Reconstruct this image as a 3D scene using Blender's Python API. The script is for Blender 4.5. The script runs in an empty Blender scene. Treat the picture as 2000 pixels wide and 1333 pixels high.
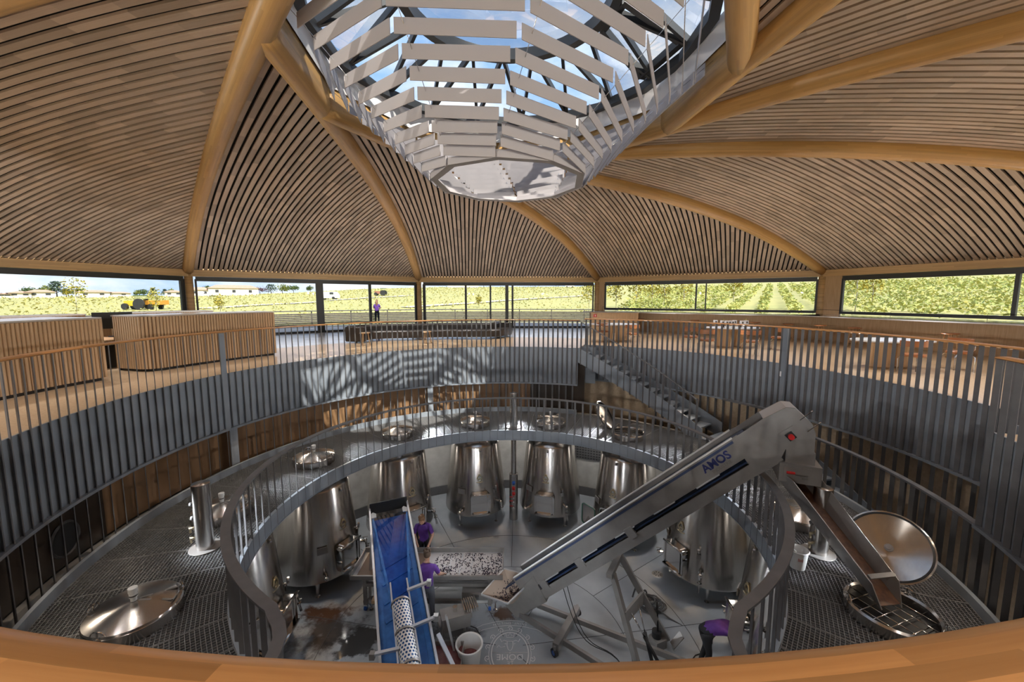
import bpy, bmesh, math, random
from mathutils import Vector, Matrix
random.seed(7)
SC = bpy.context.scene
COL = SC.collection
sin, cos, pi, R = math.sin, math.cos, math.pi, math.radians

# ---------------------------------------------------------------- camera, sky, sun, exposure
CAMZ = 1.84
PITCH = R(6.11)
FPX = 777.8
cam_d = bpy.data.cameras.new('camera'); cam = bpy.data.objects.new('camera', cam_d); COL.objects.link(cam)
cam_d.lens = 14.0; cam_d.sensor_width = 36.0; cam_d.clip_start = 0.05; cam_d.clip_end = 2000
cam.location = (0, 0, CAMZ); cam.rotation_euler = (pi/2 - PITCH, 0, 0)
SC.camera = cam
SC.view_settings.view_transform = 'Standard'; SC.view_settings.look = 'None'
SC.view_settings.gamma = 1.0; SC.view_settings.use_curve_mapping = False
SC.view_settings.exposure = 0.6
SC.cycles.max_bounces = 5; SC.cycles.diffuse_bounces = 3; SC.cycles.glossy_bounces = 2; SC.cycles.transmission_bounces = 4; SC.cycles.transparent_max_bounces = 10
SC.cycles.caustics_reflective = False; SC.cycles.caustics_refractive = False; SC.cycles.use_adaptive_sampling = True; SC.cycles.adaptive_threshold = .1; SC.cycles.adaptive_min_samples = 16; SC.cycles.sample_clamp_indirect = 6
UP_A, UP_B, UPC = 70, 38, (1, .975, .95)          # added fill from floor level, built with the other lamps at the end

W = bpy.data.worlds.new('sky'); SC.world = W; W.use_nodes = True
nt = W.node_tree; nt.nodes.clear()
wo = nt.nodes.new('ShaderNodeOutputWorld'); bg = nt.nodes.new('ShaderNodeBackground')
tc = nt.nodes.new('ShaderNodeTexCoord'); mp = nt.nodes.new('ShaderNodeMapping'); nz = nt.nodes.new('ShaderNodeTexNoise')
cr = nt.nodes.new('ShaderNodeValToRGB')
mp.inputs['Scale'].default_value = (1.0, 1.0, 2.2)
nz.inputs['Scale'].default_value = 3.2; nz.inputs['Detail'].default_value = 7; nz.inputs['Roughness'].default_value = .6
cr.color_ramp.elements[0].position = .38; cr.color_ramp.elements[0].color = (.30, .50, .86, 1)
cr.color_ramp.elements[1].position = .62; cr.color_ramp.elements[1].color = (.84, .88, .95, 1)
nt.links.new(tc.outputs['Generated'], mp.inputs['Vector']); nt.links.new(mp.outputs[0], nz.inputs['Vector'])
nt.links.new(nz.outputs['Fac'], cr.inputs['Fac']); nt.links.new(cr.outputs[0], bg.inputs['Color'])
bg.inputs['Strength'].default_value = 0.9
nt.links.new(bg.outputs[0], wo.inputs['Surface'])

sun_d = bpy.data.lights.new('sun', 'SUN'); sun = bpy.data.objects.new('sun', sun_d); COL.objects.link(sun)
sun_d.energy = 5.0; sun_d.angle = R(0.6); sun_d.color = (1, .95, .86)
sun.rotation_euler = Vector((-3.9, 6.3, -7.2)).to_track_quat('-Z', 'Y').to_euler()
sun.location = (10, -20, 30)

# ---------------------------------------------------------------- geometry helpers
OX, OY = -0.06, 7.90                      # the axis of the round hall
cP, sP = cos(PITCH), sin(PITCH)
def pc(r, phi, z=0.0):
    a = R(phi); return Vector((OX + r*sin(a), OY + r*cos(a), z))
def ray(px, py):
    x = (px-1000)/FPX; y = -(py-666.5)/FPX
    return Vector((x, cP + sP*y, -sP + cP*y))
def at(px, py, z):                        # the point of the level z that is seen at a pixel
    d = ray(px, py); t = (z-CAMZ)/d.z; return Vector((d.x*t, d.y*t, z))
def atY(px, py, Y):
    d = ray(px, py); t = Y/d.y; return Vector((d.x*t, Y, CAMZ + d.z*t))

class MB:
    def __init__(s): s.v = []; s.f = []; s.uv = []; s.sm = []
    def face(s, idx, uv=None, sm=False):
        s.f.append(tuple(idx)); s.uv.append(uv or [(0, 0)]*len(idx)); s.sm.append(sm)
    def quad(s, a, b, c, d, sm=False):
        n = len(s.v); s.v += [Vector(a), Vector(b), Vector(c), Vector(d)]
        w = (Vector(b)-Vector(a)).length; h = (Vector(d)-Vector(a)).length
        s.face((n, n+1, n+2, n+3), [(0, 0), (w, 0), (w, h), (0, h)], sm)
    def box(s, c, size, M=None, rz=0.0):
        c = Vector(c); hx, hy, hz = [k/2 for k in size]
        if M is None: M = Matrix.Rotation(rz, 3, 'Z')
        n = len(s.v)
        for sx in (-1, 1):
            for sy in (-1, 1):
                for sz in (-1, 1): s.v.append(c + M @ Vector((sx*hx, sy*hy, sz*hz)))
        lx, ly, lz = size
        for f, (w, h) in (((0,1,3,2), (lz, ly)), ((4,6,7,5), (ly, lz)), ((0,4,5,1), (lx, lz)), ((2,3,7,6), (lz, lx)), ((0,2,6,4), (ly, lx)), ((1,5,7,3), (lx, ly))):
            s.face([n+i for i in f], [(0, 0), (w, 0), (w, h), (0, h)])
        return s
    def beam(s, a, b, w, h, up=(0, 0, 1)):   # box from a to b: w across, h along up
        a, b = Vector(a), Vector(b); x = (b-a); L = x.length; x.normalize()
        y = Vector(up).cross(x)
        if y.length < 1e-5: y = Vector((0, 1, 0)).cross(x)
        y.normalize(); z = x.cross(y)
        return s.box((a+b)/2, (L, w, h), Matrix((x, y, z)).transposed())
    def sweep(s, path, prof, up=(0, 0, 1), closed=False, cap=True, sm=True, radial=None):
        path = [Vector(q) for q in path]; n = len(path); m = len(prof); base = len(s.v); ln = 0; us = []
        for i, q in enumerate(path):
            if closed: t = path[(i+1) % n]-path[i-1]
            else: t = path[min(i+1, n-1)]-path[max(i-1, 0)]
            t.normalize(); u = Vector(up)
            sd = t.cross(u)
            if sd.length < 1e-4: sd = t.cross(Vector((0, 1, 0)))
            sd.normalize(); uu = sd.cross(t)
            if i: ln += (path[i]-path[i-1]).length
            us.append(ln)
            pr = prof[i] if radial else prof
            for a, b in pr: s.v.append(q + sd*a + uu*b)
        if radial: m = len(prof[0])
        per = [0.0]
        pr = prof[0] if radial else prof
        for j in range(m): per.append(per[-1]+math.dist(pr[j], pr[(j+1) % m]))
        for i in range(n if closed else n-1):
            k = (i+1) % n; u1 = us[k] if k else ln + (path[0]-path[-1]).length
            for j in range(m):
                l = (j+1) % m
                s.face((base+i*m+j, base+i*m+l, base+k*m+l, base+k*m+j), [(us[i], per[j]), (us[i], per[j+1]), (u1, per[j+1]), (u1, per[j])], sm)
        if cap and not closed:
            s.face([base+j for j in range(m)][::-1]); s.face([base+(n-1)*m+j for j in range(m)])
        return s
    def tube(s, path, r, n=8, closed=False, cap=True, up=(0, 0, 1)):
        if isinstance(r, (int, float)):
            return s.sweep(path, [(r*cos(2*pi*j/n), r*sin(2*pi*j/n)) for j in range(n)], up, closed, cap)
        return s.sweep(path, [[(q*cos(2*pi*j/n), q*sin(2*pi*j/n)) for j in range(n)] for q in r], up, closed, cap, radial=True)
    def lathe(s, prof, n=24, c=(0, 0, 0), M=None, sm=True):   # prof: (r, z)
        c = Vector(c); base = len(s.v); m = len(prof)
        for j in range(n):
            a = 2*pi*j/n
            for r, z in prof:
                p = Vector((r*cos(a), r*sin(a), z)); s.v.append(c + (M @ p if M else p))
        for j in range(n):
            k = (j+1) % n
            for i in range(m-1):
                if prof[i][0] < 1e-6 and prof[i+1][0] < 1e-6: continue
                s.face((base+j*m+i, base+k*m+i, base+k*m+i+1, base+j*m+i+1), [(j/n, prof[i][1]), ((j+1)/n, prof[i][1]), ((j+1)/n, prof[i+1][1]), (j/n, prof[i+1][1])], sm)
        return s
    def cyl(s, a, b, r, n=12, r2=None):
        a, b = Vector(a), Vector(b); q = (b-a).to_track_quat('Z', 'Y').to_matrix(); L = (b-a).length; r2 = r if r2 is None else r2
        base = len(s.v)
        for rr, zz in ((r, 0), (r2, L)):
            for j in range(n): s.v.append(a + q @ Vector((rr*cos(2*pi*j/n), rr*sin(2*pi*j/n), zz)))
        for j in range(n):
            k = (j+1) % n; s.face((base+j, base+k, base+n+k, base+n+j), [(j/n, 0), ((j+1)/n, 0), ((j+1)/n, L), (j/n, L)], True)
        s.face([base+j for j in range(n)][::-1]); s.face([base+n+j for j in range(n)])
        return s
    def ball(s, c, r, n=8, m=6, sc=(1, 1, 1), M=None):
        c = Vector(c); base = len(s.v)
        for i in range(m+1):
            t = pi*i/m
            for j in range(n):
                p = Vector((r*sc[0]*sin(t)*cos(2*pi*j/n), r*sc[1]*sin(t)*sin(2*pi*j/n), r*sc[2]*cos(t))); s.v.append(c + (M @ p if M else p))
        for i in range(m):
            for j in range(n):
                k = (j+1) % n; s.face((base+i*n+j, base+(i+1)*n+j, base+(i+1)*n+k, base+i*n+k), None, True)
        return s
    def prism(s, poly, z0, z1, M=None, c=(0, 0, 0)):  # poly: (x, y) counter-clockwise
        n = len(poly); base = len(s.v); c = Vector(c)
        for z in (z0, z1):
            for x, y in poly:
                p = Vector((x, y, z)); s.v.append(c + (M @ p if M else p))
        s.face([base+i for i in range(n)][::-1], [(poly[i][0], poly[i][1]) for i in range(n)][::-1])
        s.face([base+n+i for i in range(n)], [(x, y) for x, y in poly])
        for i in range(n):
            k = (i+1) % n; s.face((base+i, base+k, base+n+k, base+n+i), [(0, 0), (1, 0), (1, 1), (0, 1)])
        return s
    def arc(s, r0, r1, z0, z1, p0, p1, step=2.0, z0b=None, z1b=None, cap=True):   # curved bar of the ring, may slope
        n = max(1, int(abs(p1-p0)/step + .5)); path = []
        base = len(s.v)
        for i in range(n+1):
            t = i/n; ph = p0+(p1-p0)*t
            a = z0 if z0b is None else z0+(z0b-z0)*t; b = z1 if z1b is None else z1+(z1b-z1)*t
            s.v += [pc(r0, ph, a), pc(r1, ph, a), pc(r1, ph, b), pc(r0, ph, b)]
        for i in range(n):
            for j in range(4):
                k = (j+1) % 4; u0 = R(abs(p1-p0))*r0*i/n; u1 = R(abs(p1-p0))*r0*(i+1)/n
                vv = [(0, abs(r1-r0)), (0, abs(z1-z0)), (0, abs(r1-r0)), (0, abs(z1-z0))][j]
                s.face((base+4*i+j, base+4*i+4+j, base+4*i+4+k, base+4*i+k), [(u0, vv[0]), (u1, vv[0]), (u1, vv[1]), (u0, vv[1])], j in (1, 3))
        if cap: s.face((base, base+1, base+2, base+3)); s.face((base+4*n+3, base+4*n+2, base+4*n+1, base+4*n))
        return s
    def mesh(s, name):
        me = bpy.data.meshes.new(name); me.from_pydata([tuple(v) for v in s.v], [], s.f); 
        ul = me.uv_layers.new(name='UVMap'); k = 0; flat = []
        for u in s.uv:
            for a in u: flat += [a[0], a[1]]
        ul.data.foreach_set('uv', flat); me.polygons.foreach_set('use_smooth', s.sm)
        me.update(); return me
    def build(s, name, mat, parent=None, label=None, smooth_angle=None):
        me = s.mesh(name)
        if len(s.f) < 60000:
            b = bmesh.new(); b.from_mesh(me); bmesh.ops.recalc_face_normals(b, faces=b.faces)
            for e in b.edges:
                if len(e.link_faces) == 2 and e.calc_face_angle(0) > .6: e.smooth = False
            b.to_mesh(me); b.free()
        return link(name, me, mat, parent, label)

def link(name, me, mat, parent=None, label=None):
    o = bpy.data.objects.new(name, me); COL.objects.link(o)
    if mat is not None and me is not None and not me.materials: me.materials.append(mat)
    if parent is not None:
        o.parent = parent; o.matrix_parent_inverse = INV.get(parent.name, Matrix.Identity(4))
    if label: o['label'] = label
    return o
INV = {}
def tag(o, label=None, cat=None, group=None, kind=None):
    for k, v in (('label', label), ('category', cat), ('group', group), ('kind', kind)):
        if v: o[k] = v
    return o
def thing(name, label, cat, loc=(0, 0, 0), rz=0.0, group=None, world=True, kind=None):
    # an Empty at the base of a thing; with world=True its parts are given in world coordinates
    o = bpy.data.objects.new(name, None); COL.objects.link(o); o.empty_display_size = .2
    o.location = loc; o.rotation_euler = (0, 0, rz)
    if world: INV[o.name] = (Matrix.Translation(Vector(loc)) @ Matrix.Rotation(rz, 4, 'Z')).inverted()
    return tag(o, label, cat, group, kind)
def dup(root, loc, rz=0.0, label=None):
    def cp(o, par):
        c = o.copy(); COL.objects.link(c)
        if par is not None: c.parent = par
        for ch in o.children: cp(ch, c)
        return c
    c = cp(root, None); c.location = loc; c.rotation_euler = (0, 0, rz)
    if label: c['label'] = label
    return c

# ---------------------------------------------------------------- materials
def srgb(r, g, b): return tuple(((c/255)/12.92 if c/255 <= .04045 else ((c/255+.055)/1.055)**2.4) for c in (r, g, b))
def mat(name, col, rough=.5, metal=0.0, col2=None, scale=5.0, stretch=(1, 1, 1), coord='Object', rnd=0.0, bump=0.0, coat=0.0, detail=4, lo=.35, hi=.65, spec=None, rough2=None):
    m = bpy.data.materials.new(name); m.use_nodes = True; t = m.node_tree; b = t.nodes['Principled BSDF']
    b.inputs['Roughness'].default_value = rough; b.inputs['Metallic'].default_value = metal
    if spec is not None: b.inputs['Specular IOR Level'].default_value = spec
    if coat: b.inputs['Coat Weight'].default_value = coat; b.inputs['Coat Roughness'].default_value = .12
    c = tuple(col)+(1,)
    b.inputs['Base Color'].default_value = c
    if col2 is not None:
        co = t.nodes.new('ShaderNodeTexCoord'); mpn = t.nodes.new('ShaderNodeMapping'); nn = t.nodes.new('ShaderNodeTexNoise'); rp = t.nodes.new('ShaderNodeValToRGB')
        mpn.inputs['Scale'].default_value = stretch; nn.inputs['Scale'].default_value = scale; nn.inputs['Detail'].default_value = detail
        rp.color_ramp.elements[0].position = lo; rp.color_ramp.elements[0].color = c
        rp.color_ramp.elements[1].position = hi; rp.color_ramp.elements[1].color = tuple(col2)+(1,)
        t.links.new(co.outputs[coord], mpn.inputs[0]); t.links.new(mpn.outputs[0], nn.inputs['Vector']); t.links.new(nn.outputs['Fac'], rp.inputs[0])
        out = rp.outputs[0]
        if rnd:
            oi = t.nodes.new('ShaderNodeObjectInfo'); mr = t.nodes.new('ShaderNodeMapRange'); hs = t.nodes.new('ShaderNodeHueSaturation')
            mr.inputs['To Min'].default_value = 1-rnd; mr.inputs['To Max'].default_value = 1+rnd
            t.links.new(oi.outputs['Random'], mr.inputs[0]); t.links.new(mr.outputs[0], hs.inputs['Value']); t.links.new(out, hs.inputs['Color']); out = hs.outputs[0]
        t.links.new(out, b.inputs['Base Color'])
        if rough2 is not None:
            m2 = t.nodes.new('ShaderNodeMapRange'); m2.inputs['To Min'].default_value = rough; m2.inputs['To Max'].default_value = rough2
            m2.inputs['From Min'].default_value = lo; m2.inputs['From Max'].default_value = hi
            t.links.new(nn.outputs['Fac'], m2.inputs[0]); t.links.new(m2.outputs[0], b.inputs['Roughness'])
        if bump:
            bn = t.nodes.new('ShaderNodeBump'); bn.inputs['Strength'].default_value = bump; bn.inputs['Distance'].default_value = .02
            t.links.new(nn.outputs['Fac'], bn.inputs['Height']); t.links.new(bn.outputs[0], b.inputs['Normal'])
    return m
def wood(name, c1, c2, rough=.55, stave=1.3, lanes=.0, rnd=.12, grain=55.0, coat=0.0):
    # oak with the grain along u of the UV map, lamella pieces of slightly different tone butted along the length
    m = bpy.data.materials.new(name); m.use_nodes = True; t = m.node_tree; b = t.nodes['Principled BSDF']; N = t.nodes.new; Lk = t.links.new
    uv = N('ShaderNodeTexCoord'); oi = N('ShaderNodeObjectInfo')
    mpn = N('ShaderNodeMapping'); mpn.inputs['Scale'].default_value = (2.0, grain, 1); Lk(uv.outputs['UV'], mpn.inputs[0])
    off = N('ShaderNodeVectorMath'); off.operation = 'ADD'; Lk(mpn.outputs[0], off.inputs[0])
    cx = N('ShaderNodeCombineXYZ'); mu = N('ShaderNodeMath'); mu.operation = 'MULTIPLY'; mu.inputs[1].default_value = 97.0
    Lk(oi.outputs['Random'], mu.inputs[0]); Lk(mu.outputs[0], cx.inputs[0]); Lk(mu.outputs[0], cx.inputs[2]); Lk(cx.outputs[0], off.inputs[1])
    nn = N('ShaderNodeTexNoise'); nn.inputs['Scale'].default_value = 1.0; nn.inputs['Detail'].default_value = 5; Lk(off.outputs[0], nn.inputs['Vector'])
    sp = N('ShaderNodeSeparateXYZ'); Lk(uv.outputs['UV'], sp.inputs[0])
    dv = N('ShaderNodeMath'); dv.operation = 'DIVIDE'; dv.inputs[1].default_value = stave; Lk(sp.outputs[0], dv.inputs[0])
    lane = N('ShaderNodeMath'); lane.operation = 'MULTIPLY'; lane.inputs[1].default_value = (1/lanes if lanes else 0.0); Lk(sp.outputs[1], lane.inputs[0])
    lf = N('ShaderNodeMath'); lf.operation = 'FLOOR'; Lk(lane.outputs[0], lf.inputs[0])
    l3 = N('ShaderNodeMath'); l3.operation = 'MULTIPLY'; l3.inputs[1].default_value = .37; Lk(lf.outputs[0], l3.inputs[0])
    ad = N('ShaderNodeMath'); Lk(dv.outputs[0], ad.inputs[0]); Lk(mu.outputs[0], ad.inputs[1])
    ad2 = N('ShaderNodeMath'); Lk(ad.outputs[0], ad2.inputs[0]); Lk(l3.outputs[0], ad2.inputs[1])
    fl = N('ShaderNodeMath'); fl.operation = 'FLOOR'; Lk(ad2.outputs[0], fl.inputs[0])
    cv = N('ShaderNodeCombineXYZ'); Lk(fl.outputs[0], cv.inputs[0]); Lk(lf.outputs[0], cv.inputs[1])
    wn = N('ShaderNodeTexWhiteNoise'); wn.noise_dimensions = '3D'; Lk(cv.outputs[0], wn.inputs['Vector'])
    mx = N('ShaderNodeMix'); mx.data_type = 'RGBA'; mx.inputs[6].default_value = tuple(c1)+(1,); mx.inputs[7].default_value = tuple(c2)+(1,); Lk(nn.outputs['Fac'], mx.inputs[0])
    hs = N('ShaderNodeHueSaturation'); mr = N('ShaderNodeMapRange'); mr.inputs['To Min'].default_value = 1-rnd*1.6; mr.inputs['To Max'].default_value = 1+rnd*1.6
    Lk(wn.outputs['Value'], mr.inputs[0]); Lk(mr.outputs[0], hs.inputs['Value']); Lk(mx.outputs[2], hs.inputs['Color']); Lk(hs.outputs[0], b.inputs['Base Color'])
    b.inputs['Roughness'].default_value = rough
    if coat: b.inputs['Coat Weight'].default_value = coat; b.inputs['Coat Roughness'].default_value = .2
    return m
def glass(name, tint=(1, 1, 1), gloss=.5):
    m = bpy.data.materials.new(name); m.use_nodes = True; t = m.node_tree; t.nodes.clear()
    o = t.nodes.new('ShaderNodeOutputMaterial'); tr = t.nodes.new('ShaderNodeBsdfTransparent'); gl = t.nodes.new('ShaderNodeBsdfGlossy'); mx = t.nodes.new('ShaderNodeMixShader'); fr = t.nodes.new('ShaderNodeFresnel'); mm = t.nodes.new('ShaderNodeMath')
    mm.operation = 'MULTIPLY'; mm.inputs[1].default_value = gloss; fr.inputs[0].default_value = 1.45
    tr.inputs[0].default_value = tuple(tint)+(1,); gl.inputs['Roughness'].default_value = .01
    t.links.new(fr.outputs[0], mm.inputs[0]); t.links.new(mm.outputs[0], mx.inputs[0]); t.links.new(tr.outputs[0], mx.inputs[1]); t.links.new(gl.outputs[0], mx.inputs[2]); t.links.new(mx.outputs[0], o.inputs[0])
    return m
def emit(name, col, s):
    m = bpy.data.materials.new(name); m.use_nodes = True; b = m.node_tree.nodes['Principled BSDF']
    b.inputs['Base Color'].default_value = tuple(col)+(1,); b.inputs['Emission Color'].default_value = tuple(col)+(1,); b.inputs['Emission Strength'].default_value = s
    return m

M = {}
M['slat'] = wood('oak slat', (.345, .25, .178), (.465, .35, .262), rnd=.13, stave=1.1)
M['backing'] = mat('black felt backing', (.012, .010, .009), .9)
M['rib'] = wood('glulam oak', (.43, .235, .075), (.55, .325, .125), rough=.38, stave=1.4, lanes=.04, rnd=.07, grain=60)
M['header'] = wood('pale oak beam', (.50, .32, .15), (.62, .42, .22), rough=.45, stave=1.6, lanes=.05, rnd=.07)
M['rail'] = wood('oiled oak handrail', (.45, .195, .06), (.60, .30, .108), rough=.30, stave=.75, lanes=.045, rnd=.16, grain=90, coat=.15)
M['oak'] = mat('light oak veneer', (.50, .33, .18), .5, col2=(.60, .42, .25), scale=3, stretch=(14, 14, .7), rnd=.05)
M['oakflute'] = mat('fluted oak', (.47, .315, .18), .5, col2=(.60, .42, .26), scale=2.5, stretch=(20, 20, .5), rnd=.05)
M['steel'] = mat('grey painted steel', (.135, .134, .142), .42, col2=(.165, .164, .172), scale=4)
M['steel_d'] = mat('dark grey painted steel', (.085, .083, .085), .5, col2=(.105, .10, .10), scale=4)
M['fascia'] = mat('blue grey steel plate', (.235, .265, .305), .36, col2=(.275, .305, .345), scale=2.0)
M['bronze'] = mat('brown lacquered panel', (.22, .122, .058), .42, col2=(.28, .16, .08), scale=1.5)
M['darkpanel'] = mat('dark bronze glass panel', (.035, .024, .017), .3, col2=(.05, .034, .024), scale=1.2)
M['black'] = mat('black', (.012, .012, .013), .5)
M['frame'] = mat('anthracite window frame', (.035, .037, .04), .4)
M['grate'] = mat('galvanised grating', (.20, .20, .205), .45, metal=.2)
M['concrete'] = mat('polished grey concrete', (.29, .32, .36), .30, col2=(.42, .45, .485), scale=1.1, detail=7, lo=.3, hi=.7, rough2=.45)
M['wallconc'] = mat('pale concrete wall', (.36, .34, .31), .8, col2=(.44, .42, .39), scale=3)
M['cork'] = mat('cork floor', (.60, .42, .25), .36, col2=(.72, .54, .36), scale=22, detail=8, coat=.3)
M['polished'] = mat('polished pale stone floor', (.66, .67, .69), .2, col2=(.76, .77, .79), scale=1.5, detail=6)
M['inox'] = mat('brushed stainless steel', (.60, .57, .54), .24, metal=1.0, col2=(.56, .53, .50), scale=1.0, stretch=(30, 30, .3), coord='Object')
M['inox_s'] = mat('polished stainless steel', (.78, .76, .74), .10, metal=1.0)
M['inox_d'] = mat('dull stainless sheet', (.27, .255, .245), .40, metal=.45, col2=(.32, .305, .295), scale=3)
M['white'] = mat('white plastic', (.78, .78, .77), .4)
M['louvre'] = mat('white lacquered louvre', (.40, .365, .368), .5)
M['blue'] = mat('blue food belt', (.02, .13, .42), .35, col2=(.04, .20, .56), scale=6)
M['blue_d'] = mat('dark blue belt', (.012, .03, .085), .35)
M['alu'] = mat('aluminium profile', (.66, .67, .69), .35, metal=.6)
M['rubber'] = mat('black rubber', (.02, .02, .022), .6)
M['hose'] = mat('grey rubber hose', (.10, .10, .105), .55)
M['redpl'] = mat('red plastic', (.55, .02, .02), .35)
M['bluepl'] = mat('blue plastic', (.03, .12, .45), .4)
M['brass'] = mat('brass emblem', (.60, .52, .36), .3, metal=1.0)
M['grape'] = mat('dark grapes', (.018, .012, .03), .35)
M['must'] = mat('red grape must', (.16, .035, .04), .3, col2=(.24, .09, .08), scale=8)
M['mustbrown'] = mat('brown must residue', (.065, .024, .011), .5, col2=(.13, .055, .022), scale=14)
M['skin'] = mat('skin', (.52, .30, .21), .55)
M['purple'] = mat('purple cotton', (.085, .025, .20), .8, col2=(.11, .035, .25), scale=10)
M['jeans'] = mat('grey jeans', (.10, .105, .125), .85)
M['trousers'] = mat('black trousers', (.014, .014, .017), .8)
M['hair'] = mat('brown hair', (.05, .028, .014), .6, col2=(.10, .055, .03), scale=40)
M['hairblond'] = mat('auburn hair', (.17, .085, .04), .6, col2=(.26, .14, .07), scale=40)
M['leather'] = mat('dark brown leather', (.038, .030, .026), .4)
M['tan'] = mat('tan leather', (.40, .155, .055), .4)
M['tabletop'] = mat('white table top', (.80, .80, .82), .18)
M['paper'] = mat('white paper', (.85, .85, .87), .6)
M['screen'] = mat('dark monitor', (.012, .014, .014), .25)
M['glass'] = glass('window glass', (.97, .985, .98), .55)
M['glassroof'] = glass('roof glass', (.96, .98, .98), .4)
M['green'] = mat('green gasket', (.03, .13, .10), .4)
M['cone_w'] = mat('white painted curb', (.82, .79, .775), .6)

def aniso(m, a):
    t = m.node_tree; b = t.nodes['Principled BSDF']; b.inputs['Anisotropic'].default_value = a; b.inputs['Anisotropic Rotation'].default_value = .25
    tg = t.nodes.new('ShaderNodeTangent'); tg.direction_type = 'RADIAL'; tg.axis = 'Z'; t.links.new(tg.outputs[0], b.inputs['Tangent'])
aniso(M['inox'], .8)
# ================================================================ STRUCTURE
FV = -5.7            # vat hall floor
MZ = -2.46           # mezzanine floor
R1, R2, RM = 7.12, 8.30, 4.75
PH0 = -54.6          # azimuth of the first column in view
def phi_at(px, py, r):      # azimuth of the far crossing of a pixel ray with the cylinder r
    d = ray(px, py); a = d.x**2+d.y**2; b = -2*(d.x*OX+d.y*OY); c = OX*OX+OY*OY-r*r
    t = (-b+math.sqrt(max(0, b*b-4*a*c)))/(2*a); return math.degrees(math.atan2(d.x*t-OX, d.y*t-OY))
def pl(r, phi, z=0.0): a = R(phi); return Vector((r*sin(a), r*cos(a), z))
_G = [(-.5, 2.66), (0, 2.86), (2, 3.57), (4, 4.16), (6, 4.63), (8, 4.97), (10, 5.22), (12, 5.39), (14, 5.50), (16.37, 5.55), (18.83, 5.55), (20, 5.55)]
def G(s):
    for i in range(1, len(_G)-1):
        if s <= _G[i+1][0] or i == len(_G)-2:
            (x0, y0), (x1, y1) = _G[i], _G[i+1]; xa, ya = _G[i-1]; xb, yb = _G[min(i+2, len(_G)-1)]
            if s < x0: (x0, y0), (x1, y1) = _G[0], _G[1]; xa, ya = x0, y0; xb, yb = _G[2]
            h = x1-x0; t = (s-x0)/h; m0 = (y1-ya)/(x1-xa)*h; m1 = (yb-y0)/(xb-x0)*h if xb > x0 else 0
            return (2*t**3-3*t*t+1)*y0 + (t**3-2*t*t+t)*m0 + (-2*t**3+3*t*t)*y1 + (t**3-t*t)*m1
def Hh(u): return G(17.6*u)+.28
def S(o, kind='structure', label=None):
    o['kind'] = kind
    if label: o['label'] = label
    return o
def rot_obj(name, me, m, phi, parent=None):
    o = bpy.data.objects.new(name, me); COL.objects.link(o)
    if not me.materials: me.materials.append(m)
    if parent is not None: o.parent = parent
    else: o.location = (OX, OY, 0); o.rotation_euler = (0, 0, -R(phi))
    return o

# --- dome: ten vaulted bays of slats between ten straight-in-plan ribs
L0, R0, V0 = pl(18, 0), pl(18, 36), pl(3.97, -59.88)
NSL = 61
dirv = V0-L0; LRIB = dirv.length; dn = dirv.normalized()
perp = abs((R0-L0).normalized().cross(dn).z)*(R0-L0).length/NSL
slat_me = []
for i in range(NSL):
    w = (i+.55)/NSL; st = L0+(R0-L0)*w; n = max(3, int(19*(1-w))+3); path = []
    for j in range(n):
        u = (1-w)*j/(n-1); q = st+dirv*u; path.append(Vector((q.x, q.y, Hh(u))))
    b = MB(); hw = perp*.33; b.sweep(path, [(-hw, 0), (-hw, -.04), (hw, -.04), (hw, 0)], sm=False)
    me = b.mesh('slat'); me.materials.append(M['slat']); slat_me.append(me)
b = MB(); NU, NW = 26, 3
for i in range(NU+1):
    u = i/NU
    for j in range(NW+1):
        q = (L0+(R0-L0)*(j/NW))*(1-u)+V0*u; b.v.append(Vector((q.x, q.y, Hh(u)+.06)))
for i in range(NU):
    for j in range(NW):
        a = i*(NW+1)+j; b.face((a, a+1, a+NW+2, a+NW+1), None, True)
back_me = b.mesh('ceiling_backing'); back_me.materials.append(M['backing'])
bay_names = {0: 'slatted oak vault bay behind the second rib, over the doors where the woman stands', 1: 'slatted oak vault bay above the leather sofa', 2: 'slatted oak vault bay above the bar counter windows',
             3: 'slatted oak vault bay at the far right above the vineyard window', 4: 'slatted oak vault bay high on the right, between two long ribs', 9: 'slatted oak vault bay filling the upper left above the reception desks'}
for k in range(10):
    ph = PH0+36*k
    root = bpy.data.objects.new('ceiling', None); COL.objects.link(root); root.location = (OX, OY, 0); root.rotation_euler = (0, 0, -R(ph))
    S(root, label=bay_names.get(k, 'slatted oak vault bay of the dome behind the viewer'))
    rot_obj('ceiling_backing', back_me, M['backing'], 0, root)
    for me in slat_me: rot_obj('slat', me, M['slat'], 0, root)
# ribs: each runs from its column, straight in plan, and on along one side of the oculus
b = MB(); path = []
ss = [-.05]+[i*.6 for i in range(1, 32)]+[18.83]
for s in ss:
    q = L0+dn*s; path.append(Vector((q.x, q.y, G(max(s, 0))+.32)))
prof = [(-.21, .34), (-.21, -.12), (-.185, -.21), (-.12, -.285), (0, -.32), (.12, -.285), (.185, -.21), (.21, -.12), (.21, .34)]
b.sweep(path, prof)
rib_me = b.mesh('rib_beam'); rib_me.materials.append(M['rib'])
b = MB(); b.lathe([(0, 0), (.165, 0), (.165, 3.3), (0, 3.3)], 20, pl(18, 0)); col_me = b.mesh('column'); col_me.materials.append(M['header'])
b = MB(); q0, q1 = pl(17.98, 0), pl(17.98, 36); dd = (q1-q0).normalized(); nn_ = Vector((-dd.y, dd.x, 0))
b.beam(Vector((q0.x, q0.y, 2.985))+dd*.1, Vector((q1.x, q1.y, 2.985))-dd*.1, .3, .29)
b.beam(Vector((q0.x, q0.y, 3.24))+nn_*(.12 if nn_.dot(q0) > 0 else -.12), Vector((q1.x, q1.y, 3.24))+nn_*(.12 if nn_.dot(q0) > 0 else -.12), .1, .32)
head_me = b.mesh('header_beam'); head_me.materials.append(M['header'])
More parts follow.
